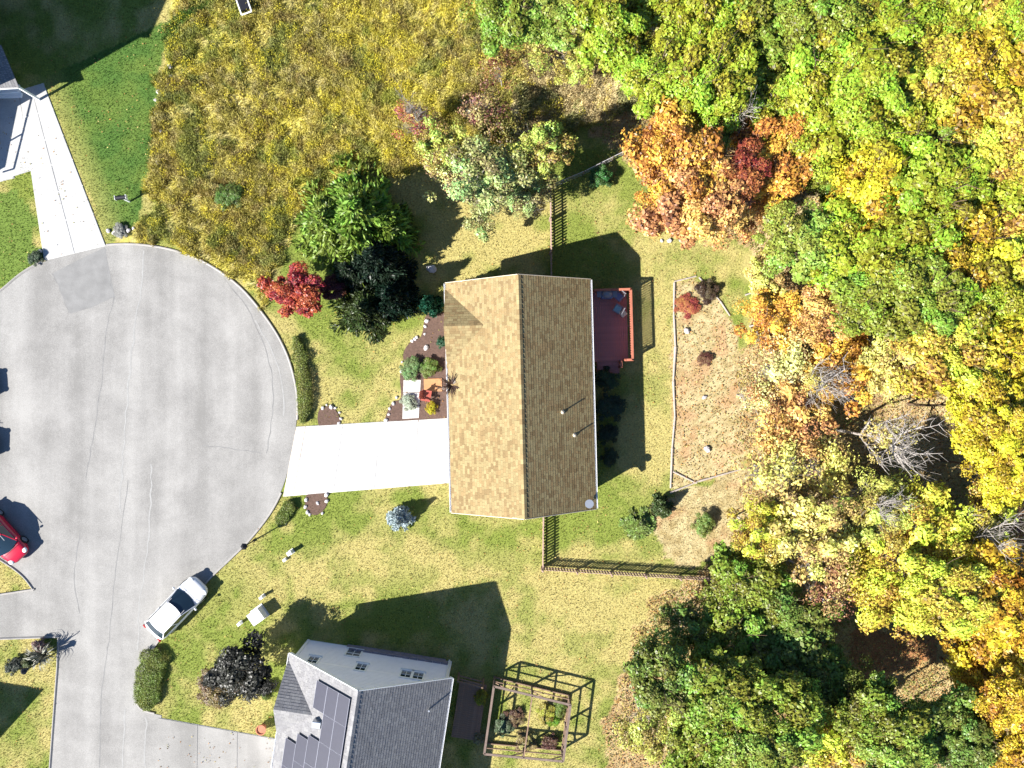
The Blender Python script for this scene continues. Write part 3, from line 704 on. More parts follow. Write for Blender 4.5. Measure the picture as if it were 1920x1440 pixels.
# ------------------------------------------------------------------ house beyond the top left corner, with its low porch in view
ox, oy = G(-5, 222); blue = thing('house', 'grey roofed house at the top left corner throwing a large shadow', 'house', (ox, oy, 0), 0)
MB().box((-5.5, 6.2, 4.75), (11, 12.4, 9.5)).build('wall', M['siding_blue'], blue)
for s_ in (-1, 1):   # ridge runs left to right, gable faces the drive
    O = Vector((-11.3, 6.2, 13.0)); d = Vector((0, s_*6.4, -3.6)); L = d.length; d.normalize(); u = Vector((1, 0, 0))
    rb = MB(); E = O+d*L; roof_slab(rb, [O, O+u*11.6, E+u*11.6, E]); r = rb.build('roof', M['white'], blue)
    sm = MB(); shingles(sm, O, u, d, 11.6, L, GREY, expo=.3, tab=.6); sm.build('shingles', M['shingle'], r)['kind'] = 'stuff'
MB().add([(0, 0, 9.5), (0, 12.4, 9.5), (0, 6.2, 12.9), (-11, 0, 9.5), (-11, 12.4, 9.5), (-11, 6.2, 12.9)], [(0,1,2),(5,4,3)]).build('gable_wall', M['siding_blue'], blue)
for y_, z_ in ((3.2, 2.0), (8.5, 2.0), (3.2, 5.6), (8.5, 5.6)): window(blue, (0, y_, z_), 1.2, 1.4, (1, 0))
lp = lambda px, py, h=0: (G(px, py, h)[0]-ox, G(px, py, h)[1]-oy)
# garage wing: eave whose shadow falls on the white drive
ga = [lp(-51, 236), lp(-77, 363)]; gw = MB(); q = [ga[0], ga[1], (ga[1][0]-7, ga[1][1]), (ga[0][0]-7, ga[0][1])]; gw.prism(q, 0, 2.9); gw.build('garage_wall', M['siding_blue'], blue)
gr_ = MB(); roof_slab(gr_, [(ga[1][0]+.05, ga[1][1], 3.0), (ga[0][0]+.05, ga[0][1], 3.0), (ga[0][0]-3.5, ga[0][1], 4.6), (ga[1][0]-3.5, ga[1][1], 4.6)]); r = gr_.build('garage_roof', M['white'], blue)
tl_ = [lp(-26, 231), lp(-60, 366)]; tm_ = lp(-45, 301)  # unseen frame added by the garage, shaped to cast thin lines on the drive
for a_, b_ in ((tl_[0], tl_[1]), (lp(-54, 246), tl_[0]), (lp(-66, 313), tm_), (lp(-80, 372), tl_[1])):
    MB().tube((a_[0], a_[1], 3.0), (b_[0], b_[1], 3.0), .06, n=6).build('shadow_caster_bar', M['white'], blue)
# low porch roof and steps in view at the edge
pr = [lp(-60, 90, 2.6), lp(-2, 84, 2.6), lp(32, 164, 2.6), lp(-60, 170, 2.6)]
pm = MB(); pm.add([(pr[0][0], pr[0][1], 3.1), (pr[1][0], pr[1][1], 2.6), (pr[2][0], pr[2][1], 2.6), (pr[3][0], pr[3][1], 3.1)], [(0,3,2,1),(0,1,2,3)])
r = MB().prism(pr, 2.4, 2.55).build('porch_roof', M['white'], blue)
ua = Vector((pr[2][0]-pr[1][0], pr[2][1]-pr[1][1], 0)); Lu_ = ua.length; ua.normalize(); da = Vector((pr[1][0]-pr[0][0], pr[1][1]-pr[0][1], -.3)); Ld_ = da.length; da.normalize()
sm = MB(); shingles(sm, (pr[0][0], pr[0][1], 2.86), ua, da, Lu_, Ld_+.1, GREY); sm.build('shingles', M['shingle'], r)['kind'] = 'stuff'
MB().box((pr[2][0]-.2, pr[2][1]+.2, 1.2), (.14,.14,2.4)).build('post', M['white'], blue)
for k_ in range(3):
    a_ = lp(-20, 168+k_*5); b_ = lp(38+k_*3, 160+k_*8); MB().prism([(a_[0], a_[1]), (b_[0], b_[1]), (b_[0]-.05, b_[1]-.3), (a_[0]-.05, a_[1]-.3)], 0, .5-.14*k_).build('step', M['white'], blue)

# house beyond the left edge: only its shadow reaches the picture
fp = [G(*p) for p in ((-20,1350),(-120,1334),(-330,1334),(-330,1660),(-300,1660))]
far = thing('house', 'house beyond the left edge shading the lower left lawn', 'house', (fp[0][0], fp[0][1], 0))
fq = [(x-fp[0][0], y-fp[0][1]) for x, y in fp]; MB().prism(fq, 0, 3.5).build('wall', M['siding_tan'], far)
cxq = sum(p[0] for p in fq)/5; cyq = sum(p[1] for p in fq)/5
MB().add([(x, y, 3.51) for x, y in fq]+[(cxq, cyq, 5.2)], [(i, (i+1) % 5, 5) for i in range(5)]).build('roof', M['stone'], far)

# ------------------------------------------------------------------ cars
def loft(mb, st, n=12):
    """stations (x, half width, z bottom, z top)"""
    vs = []
    for x, hw, zb, zt in st:
        H = zt-zb
        for yy, zz in ((-.80,0),(-.97,.12),(-1,.45),(-.97,.72),(-.88,.92),(-.6,1),(0,1.02),(.6,1),(.88,.92),(.97,.72),(1,.45),(.97,.12),(.80,0)):
            vs.append((x, yy*hw, zb+zz*H))
    m = 13; fs = [(i*m+j, i*m+(j+1)%m, (i+1)*m+(j+1)%m, (i+1)*m+j) for i in range(len(st)-1) for j in range(m)]
    fs += [tuple(range(m-1,-1,-1)), tuple((len(st)-1)*m+j for j in range(m))]
    mb.add(vs, fs); return mb
def car(label, px, py, heading, paint, L=4.6, W=1.82, style='suv'):
    x, y = G(px, py, .7); t = thing('parked_car', label, 'car', (x, y, .032), heading, 'cars parked on the turning circle')
    h = L/2; w = W/2
    if style == 'suv': belt = .98; roof = 1.55; cab = (-h+.34, -h+.98, .30, 1.16)   # rear base, rear top, front top, front base
    else: belt = .90; roof = 1.42; cab = (-h+.62, -h+1.15, .25, 1.15)
    st = [(-h, w*.60, .42, .76), (-h+.05, w*.76, .34, belt-.12), (-h+.16, w*.88, .28, belt-.05), (-h+.4, w*.96, .24, belt-.01), (-h+.9, w, .22, belt), (0, w, .22, belt), (h-1.5, w, .22, belt-.01), (h-.9, w*.99, .22, belt-.08), (h-.45, w*.92, .24, belt-.15), (h-.2, w*.80, .28, belt-.22), (h-.06, w*.64, .34, belt-.30), (h, w*.45, .42, belt-.38)]
    body = loft(MB(), st).build('body', paint, t, True)
    r0, r1, f1, f0 = cab; wb, wt = w*.90, w*.70; zb = belt-.02
    B = [(r0,-wb,zb),(f0,-wb,zb),(f0,wb,zb),(r0,wb,zb)]; T = [(r1,-wt,roof-.05),(f1,-wt,roof-.05),(f1,wt,roof-.05),(r1,wt,roof-.05)]
    def quad(name, P, mat, off=0):
        MB().add(P, [(0,1,2,3)]).build(name, mat, t)
    mid = (f0+f1)/2
    # curved windscreen and rear glass (5 strips across)
    def screen(name, xb, xt, bow):
        m = MB(); vs = []
        for i in range(7):
            s_ = -1+2*i/6; vs += [(xb+bow*(1-s_*s_), s_*wb, zb), (xt+bow*.7*(1-s_*s_), s_*wt, roof-.05)]
        fs = [(2*i, 2*i+2, 2*i+3, 2*i+1) for i in range(6)]; fs = fs if bow > 0 else [f[::-1] for f in fs]
        m.add(vs, fs).build(name, M['glass'], t, True)
    screen('windscreen', f0, f1, .18); screen('rear_window', r0, r1, -.10)
    for s_ in (-1, 1):
        MB().add([(r0, s_*wb, zb), (f0, s_*wb, zb), (f1, s_*wt, roof-.05), (r1, s_*wt, roof-.05)], [(0,1,2,3) if s_ < 0 else (3,2,1,0)]).build('side_window', M['glass'], t)
        for xb, xt in ((r0+.02, r1+.02), ((r0+f0)/2-.1, (r1+f1)/2-.1), (f0-.03, f1-.03)):
            beam(MB(), (xb, s_*(wb+.005), zb), (xt, s_*(wt+.005), roof-.05), .05, .05).build('pillar', paint, t)
    rf = MB(); vs = []; NX, NY = 6, 6
    for i in range(NX+1):
        for j in range(NY+1):
            u = i/NX; s_ = -1+2*j/NY; bow = (1-s_*s_)*(.7*.18*u-.07*(1-u)); xx = r1-.03+(f1-r1+.05)*u+bow
            vs.append((xx, s_*(wt+.02), roof-.05+.06*(1-s_*s_)*(1-(2*u-1)**4*.5)+.01))
    rf.add(vs, [(i*(NY+1)+j, (i+1)*(NY+1)+j, (i+1)*(NY+1)+j+1, i*(NY+1)+j+1) for i in range(NX) for j in range(NY)]).build('roof', paint, t, True)
    for sx in (-1, 1):
        for s_ in (-1, 1):
            cx = sx*(L*.295); wh = MB(); wh.tube((cx, s_*(w-.20), .32), (cx, s_*(w+.005), .32), .32, n=18); o = wh.build('wheel', M['rubber'], t)
            MB().tube((cx, s_*(w-.1), .32), (cx, s_*(w+.012), .32), .2, n=14).build('rim', M['metal'], o)
    for s_ in (-1, 1):
        hl = MB(); hl.blob((h-.26, s_*w*.68, belt-.27), (.2,.2,.09), 4, 10, 6, .02); hl.build('headlight', M['lamp_glass'], t, True)
        tl = MB(); tl.blob((-h+.08, s_*w*.74, belt-.16), (.09,.16,.1), 4, 10, 6, .02); tl.build('tail_light', M['tail'], t, True)
        mr = MB(); mr.blob((f0-.12, s_*(w+.1), belt+.06), (.08,.12,.08), 4, 8, 6, .02); mr.build('wing_mirror', paint, t, True)
        MB().box((.0, s_*(wt-.06), roof+.03), (1.5, .03, .03)).build('roof_rail', M['grey_metal'], t)
    ln = MB()
    for xx in (f0+.12,): ln.box((xx+.1, 0, belt-.005), (.02, 2*w*.8, .012))
    ln.build('bonnet_seam', M['dark_metal'], t)
    return t
car('white hatchback parked at the kerb on the lower right of the turning circle', 331, 1140, math.atan2(100, 96), M['paint_white'], 4.75, 1.85, 'suv')
car('red car cut off by the left edge beside the small grass triangle', -2, 1004, math.atan2(-74, 67), M['paint_red'], 4.3, 1.8, 'sedan')
car('dark car just beyond the left edge, upper one, only its shadow in view', -80, 728, math.radians(4), M['paint_dark'], 4.6, 1.85, 'suv')
car('dark car just beyond the left edge, lower one, only its shadow in view', -76, 836, math.radians(-2), M['paint_dark'], 4.6, 1.85, 'suv')

# ------------------------------------------------------------------ small street and yard things
def lamp_post(label, px, py):
    x, y = G(px, py); t = thing('lamp_post', label, 'lamp post', (x, y, 0), 0, 'black garden lamp posts')
    p = MB(); p.lathe([(.1,0),(.1,.08),(.045,.14),(.04,1.5),(.06,1.52)], n=10); p.build('post', M['dark_metal'], t)
    l = MB(); l.lathe([(.07,1.52),(.13,1.6),(.19,1.92),(.19,1.94)], n=6); l.build('lantern', M['glass'], t)
    c = MB(); c.lathe([(.24,1.94),(.22,1.98),(.05,2.12),(.02,2.2)], n=6); c.build('cap', M['dark_metal'], t); return t
lamp_post('black lamp post beside the kerb below the white driveway', 477, 1013)
lamp_post('black lamp post by the pinkish shrubs at the lower left road edge', 80, 1238)
def mailbox(label, px, py, rz):
    x, y = G(px, py); t = thing('mailbox', label, 'mailbox', (x, y, 0), rz)
    MB().cbox((0,0,.5), (.1,.1,1.0), .02).build('post', M['white'], t)
    b = MB(); vs = []
    for xx in (-.36, .36):
        vs += [(xx, .13*math.cos(a*PI/8), 1.14+.13*math.sin(a*PI/8)) for a in range(9)]+[(xx, -.13, 1.0), (xx, .13, 1.0)]
    b.add(vs, [tuple(range(10,-1,-1)), tuple(range(11,22))]+[(i, (i+1)%11, 11+(i+1)%11, 11+i) for i in range(11)]); b.build('box', M['dark_metal'], t)
    for s_ in (-1,1): MB().box((s_*.37, 0, 1.12), (.03,.28,.26)).build('end_plate', M['white'], t)
    return t
mailbox('dark mailbox with white ends beside the upper left driveway', 243, 378, .12)
def pedestal(label, px, py, h, w, rz=.6, grp='small white utility pedestals in the verge'):
    x, y = G(px, py); t = thing('utility_pedestal', label, 'utility box', (x, y, 0), rz, grp)
    MB().cbox((0,0,h/2), (w,w*.8,h), w*.15).build('housing', M['white'], t); MB().box((0,0,.03), (w*1.3,w*1.1,.06)).build('base', M['concrete_grey'], t); MB().cbox((0,0,h+.03), (w*1.12,w*.92,.06), .02).build('cap', M['white'], t); return t
pedestal('white utility pedestal with dark shadow on the grass below the lamp post', 547, 1034, .55, .3)
pedestal('tiny white marker on the verge just below the taller pedestal', 535, 1049, .22, .2)
pedestal('small white pedestal just above the large white utility cabinet', 494, 1117, .5, .22)
pedestal('small white pedestal left of the large white utility cabinet', 452, 1167, .4, .22)
x, y = G(487, 1150); t = thing('utility_cabinet', 'large square white utility cabinet on the verge above the dark tree', 'utility box', (x, y, 0), .62)
MB().cbox((0,0,.42), (.86,.82,.74), .04).build('housing', M['white'], t); MB().box((0,0,.03), (1.05,1.0,.06)).build('pad', M['concrete_grey'], t); MB().cbox((0,0,.81), (.92,.88,.06), .02).build('lid', M['white'], t)
x, y = G(462, 14); t = thing('lawn_cart', 'white framed cart with dark tub standing in the meadow at the top edge', 'cart', (x, y, 0), .35)
MB().cbox((0,0,.5), (.6,1.0,.4), .05).build('tub', M['dark_metal'], t); fr = MB()
for s_ in (-1,1): fr.tube((s_*.36,-.8,.7), (s_*.36,.9,.55), .05, n=6)
fr.tube((-.36,-.8,.7), (.36,-.8,.7), .05, n=6); fr.build('frame', M['white'], t)
for s_ in (-1,1): MB().tube((s_*.4-.05,.4,.22), (s_*.4+.05,.4,.22), .22, n=12).build('wheel', M['rubber'], t)

# ------------------------------------------------------------------ beds, stones, edging
def bed(name, pts, z=.05):
    P = smooth_poly(pts, 4, True); o = MB().prism([G(*p) for p in P], -.05, z).build(name, M['mulch']); o['kind'] = 'structure'; return o
bed('mulch_bed', [(800,590),(836,590),(842,690),(770,690),(756,668),(766,645),(790,630)])
bed('mulch_bed', [(757,690),(845,690),(847,782),(740,789),(722,788),(735,755),(752,745)], .045)
bed('mulch_bed', [(598,770),(620,762),(636,780),(634,797),(600,800)])
bed('mulch_bed', [(575,928),(610,924),(612,948),(595,965),(576,958)])
rock_me = [MB().blob((0,0,0), (1,.85,.6), 40+i, 8, 6, .16).mesh('stone', M['rock']) for i in range(4)]
def stones(label, pts, r=.12, sp=.24, group='stone edgings of the flower beds', rmax=1.5):
    P = [Vector(G(*p)) for p in smooth_poly(pts, 6)]; t = thing('stone_edging', label, 'stone edging', (P[0].x, P[0].y, 0), 0, group); acc = 0
    for a, b in zip(P[:-1], P[1:]):
        acc += (b-a).length
        if acc >= sp*1.15:
            acc = random.uniform(-.15, .1)
            if random.random() < .18: continue
            s_ = r*random.uniform(.7, rmax); q = b-P[0]
            put('stone', rock_me[random.randrange(4)], t, (q.x+random.uniform(-.08,.08), q.y+random.uniform(-.08,.08), s_*.35+.02), random.uniform(0,6), (s_,s_,s_))
    return t
stones('pale stones edging the mulch bed left of the front gable', [(800,592),(795,625),(768,642),(755,668),(752,700)])
stones('pale stones edging the bed corner at the driveway and front walk', [(752,742),(738,755),(724,786)])
stones('ring of pale stones round the small bed above the driveway apron', [(598,768),(618,760),(637,778),(635,798)])
stones('ring of pale stones round the small bed below the driveway apron', [(576,930),(574,958),(594,967),(612,950),(612,928)])
stones('pale rocks along the meadow edge beside the upper left lawn', [(313,105),(322,150),(296,178),(292,205),(303,255),(296,312),(280,318)], .16, .5)
stones('white and grey stones at the right foot of the upper left driveway', [(196,428),(215,437),(250,430)], .13, .2)
stones('white and grey stones at the left foot of the upper left driveway', [(50,488),(66,478),(78,468)], .13, .2)
stones('pale rocks lying along the edge under the orange tree', [(1222,430),(1236,452),(1262,452),(1300,448)], .17, .45)
for lab, px, py, r in (('large pale boulder on the lawn beside the dark conifers', 810, 505, .38), ('round white stone ball in the brown mulch bed', 799, 652, .22), ('pale rock in the garden bed near its top end', 1287, 620, .24),
                       ('dark topped rock in the middle of the garden bed', 1320, 745, .18), ('pale rock in the lower part of the garden bed', 1325, 842, .26), ('pale stone among the needles below the dark conifers', 713, 590, .24),
                       ('small white stone in the bed below the driveway apron', 596, 943, .14)):
    x, y = G(px, py); o = put('rock', rock_me[int(px) % 4], None, (x, y, r*.4), px, (r, r*.9, r)); tag(o, lab, 'rock', 'loose rocks and boulders')
# garden bed edging logs
def logs(name, label, runs, r=.08):
    P0 = Vector(G(*runs[0][0])); t = thing(name, label, 'log edging', (P0.x, P0.y, 0))
    for run in runs:
        P = [Vector(G(*p))-P0 for p in run]
        for a, b in zip(P[:-1], P[1:]):
            MB().tube((a.x, a.y, r*.8), (b.x, b.y, r*.8), r*random.uniform(.8,1.2), r*random.uniform(.6,.9), n=8).build('log', M['log'], t)
    return t
logs('log_edging', 'pale log edging along the left side of the tan garden bed', [[(1264,530),(1263,590),(1266,650),(1262,715),(1265,780),(1260,840),(1257,915)]])
logs('log_edging', 'crossed pale poles at the bottom end of the tan garden bed', [[(1256,924),(1310,902),(1352,890),(1388,880)], [(1262,884),(1306,906)]], .07)
logs('log_edging', 'dark branches lying across the top corner of the tan garden bed', [[(1264,528),(1305,518)], [(1322,530),(1350,565),(1368,592)], [(1310,520),(1345,556)]], .06)
# front walk, chairs and pots
slabs('front_path', (756,712), (790,712), (754,786), (786,784), 3, 1, M['concrete'], z=.065)
x, y = G(812, 722); o = MB().box((x, y, .07), (1.25,.9,.05), .03).build('doormat', M['orange']); tag(o, 'orange mat in front of the porch of the tan house', 'mat')
def garden_chair(label, px, py, rz, mat):
    x, y = G(px, py, .5); t = thing('garden_chair', label, 'chair', (x, y, .06), rz); s_ = MB()
    for i in range(5): s_.box((0, -.24+i*.115, .36-.02*i), (.52,.1,.025))
    s_.build('seat', mat, t); b = MB()
    for i in range(5): b.box((-.22+i*.11, .36, .62), (.1,.03,.62+.05*(2-abs(i-2))), 0, Matrix.Rotation(-.3, 3, 'X'))
    b.build('backrest', mat, t)
    for sx in (-1,1):
        MB().box((sx*.32, .02, .56), (.12,.66,.03)).build('armrest', mat, t)
        for yy in (-.24,.2): MB().box((sx*.28, yy, .28), (.04,.09,.56)).build('leg', mat, t)
garden_chair('red garden chair beside the orange mat by the tan house', 800, 742, math.radians(80), M['red_cloth'])
x, y = G(494, 1362); t = thing('plant_pot', 'terracotta pot on the path left of the solar panel house', 'plant pot', (x, y, .05)); p = MB(); p.lathe([(.22,0),(.32,.45),(.36,.46),(.36,.52),(.30,.52),(.29,.44)], n=14); p.build('pot', M['pot'], t)

# ------------------------------------------------------------------ vegetation: leaf meshes
def rand_dirs(rng, n, zmin=-1.0):
    z = rng.uniform(zmin, 1, n); a = rng.uniform(0, 2*PI, n); r = np.sqrt(1-z*z); return np.stack([r*np.cos(a), r*np.sin(a), z], 1)
def leaf_quads(rng, pos, nrm, size, aspect=.62, twist=.6, axis=None):
    """rhombic leaves at pos; nrm rough normals; returns verts, faces"""
    n = len(pos); nr = nrm+rng.normal(0, twist, (n, 3)); nr /= np.linalg.norm(nr, axis=1)[:, None]+1e-9
    a = rng.normal(0, 1, (n, 3)) if axis is None else axis+rng.normal(0, .15, (n, 3))
    t = a-(a*nr).sum(1)[:, None]*nr; t /= np.linalg.norm(t, axis=1)[:, None]+1e-9; b = np.cross(nr, t)
    s = size[:, None]
    v = np.stack([pos+t*s, pos+b*s*aspect, pos-t*s, pos-b*s*aspect], 1).reshape(-1, 3)
    return v, np.arange(n*4).reshape(n, 4)
def crown_mesh(name, seed, nb=66, per=430, rb=(.12, .27), zmin=-.3, flat_=.8, leaf=(.019, .040), fill=0.0, core=.38):
    rng = np.random.default_rng(seed); V = []; T = []
    c = rand_dirs(rng, nb, zmin)*rng.uniform(core, .92, nb)[:, None]; c[:, 2] *= flat_
    c[:, :2] *= 1+rng.normal(0, .16, (nb, 2))
    for i in range(nb):
        r = rng.uniform(*rb); m = int(per*rng.uniform(.6, 1.3)); d = rand_dirs(rng, m, -.55)
        lump = 1+.28*np.sin(d[:, 0]*5+i)*np.sin(d[:, 1]*6+i*2)
        p = c[i]+d*(r*lump*rng.uniform(.55, 1.12, m))[:, None]*np.array([1, 1, .8])
        v, f = leaf_quads(rng, p, d+np.array([0, 0, .5]), rng.uniform(leaf[0], leaf[1], m)*rng.uniform(.7, 1.5)*np.where(rng.random(m) < .12, 1.4, 1), twist=.55)
        V.append(v); g = rng.random(); T.append(np.stack([rng.random(m), np.full(m, g), rng.random(m), np.ones(m)], 1))
    V = np.concatenate(V); T = np.concatenate(T)
    return np_mesh(name, V, np.arange(len(V)).reshape(-1, 4), M['leaf'], T)
def branch_mesh(name, seed, mat, levels=3, kids=(5, 5, 4), spread=.75, r0=.05, up=.45, sides=5, trunk=.55, thin=.42):
    """unit tree skeleton: height about 1, crown radius about 1 (scaled per tree)"""
    rr = random.Random(seed); mb = MB()
    def grow(p, d, L, r, lev):
        q = p; dd = d.copy(); n = 3 if lev < 2 else 2
        pts = [p.copy()]
        for i in range(n):
            dd = (dd+Vector((rr.uniform(-.22,.22), rr.uniform(-.22,.22), rr.uniform(-.08,.16)))).normalized(); q2 = q+dd*L/n
            mb.tube(q, q2, r*(1-.55*i/n), r*(1-.55*(i+1)/n), n=sides if lev < 2 else 3, cap=False); q = q2; pts.append(q.copy())
        if lev >= levels: return
        for k in range(kids[lev]):
            t = rr.uniform(.3, 1.0); s_ = min(int(t*n), n-1); b = pts[s_].lerp(pts[s_+1], t*n-s_)
            a = rr.uniform(0, 2*PI); side = Vector((math.cos(a), math.sin(a), rr.uniform(.0, up)))
            nd = (dd*(1-spread)+side*spread).normalized(); grow(b, nd, L*rr.uniform(.5, .75), r*thin, lev+1)
    mb.tube((0,0,-.05), (0,0,.02), r0*1.6, r0*1.15, n=8, cap=False)
    grow(Vector((0,0,0)), Vector((0,0,1)), trunk, r0, 0)
    return mb.mesh(name, mat, True)
CROWN = [crown_mesh('crown', 100+i) for i in range(6)]
LOOSE = [crown_mesh('crown', 200+i, nb=46, per=210, rb=(.12,.26), leaf=(.019,.038), core=.2) for i in range(4)]
SPARSE = [crown_mesh('crown', 300+i, nb=32, per=75, rb=(.16,.34), leaf=(.022,.042), core=.15) for i in range(3)]
DENSE = [crown_mesh('crown', 400+i, nb=46, per=480, rb=(.18,.34), leaf=(.022,.045), zmin=-.5, flat_=.9) for i in range(2)]
TRUNK = [branch_mesh('trunk', 10+i, M['bark'], 2, (7,4), r0=.035, trunk=.8) for i in range(3)]
TWIGS = [branch_mesh('trunk', 30+i, M['bark_grey'], 3, (7,6,5), r0=.03, trunk=.75, up=.35) for i in range(3)]

def tree(label, px, py, rpx, col, hc, kind='full', spread=.06, group='autumn trees of the wood behind the house', name='tree', squash=1.0, cat='tree', seed=None):
    """px, py, rpx: crown centre and radius as they appear; hc: height of the crown centre in metres"""
    rr = random.Random(int(px*31+py*17) if seed is None else seed); kf = (CAM_H-hc)/CAM_H
    x, y = G(px, py, hc); r = rpx/S*kf
    t = thing(name, label, cat, (x, y, 0), 0, group)
    pool = {'full': CROWN, 'loose': LOOSE, 'sparse': SPARSE, 'dense': DENSE}[kind]
    a = rr.uniform(0, 2*PI); s1 = rr.uniform(.9, 1.12)
    o = put('crown', pool[rr.randrange(len(pool))], t, (0, 0, hc), a, (r*s1, r/s1, r*rr.uniform(.62, .85)*squash))
    o.color = (col[0], col[1], col[2], spread)
    tr = TWIGS if kind in ('sparse', 'loose') else TRUNK
    put('trunk', tr[rr.randrange(3)], t, (0, 0, 0), rr.uniform(0, 6), (r*1.05, r*1.05, (hc+r*.35)))
    return t
K = .53
PAL = dict(YG=C(200,212,66,K), G=C(170,188,70,K), DG=C(148,166,74,K), LG=C(186,202,86,K), Y=C(238,214,64,K), GO=C(238,192,64,K), O=C(244,186,82,.62), OT=C(236,184,112,.64),
           R=C(204,112,76,K), P=C(232,218,146,.72), PO=C(224,206,118,.70), OL=C(202,198,96,.68), SG=C(192,198,122,.62), BR=C(206,162,110,.66), YP=C(236,224,86,.62))
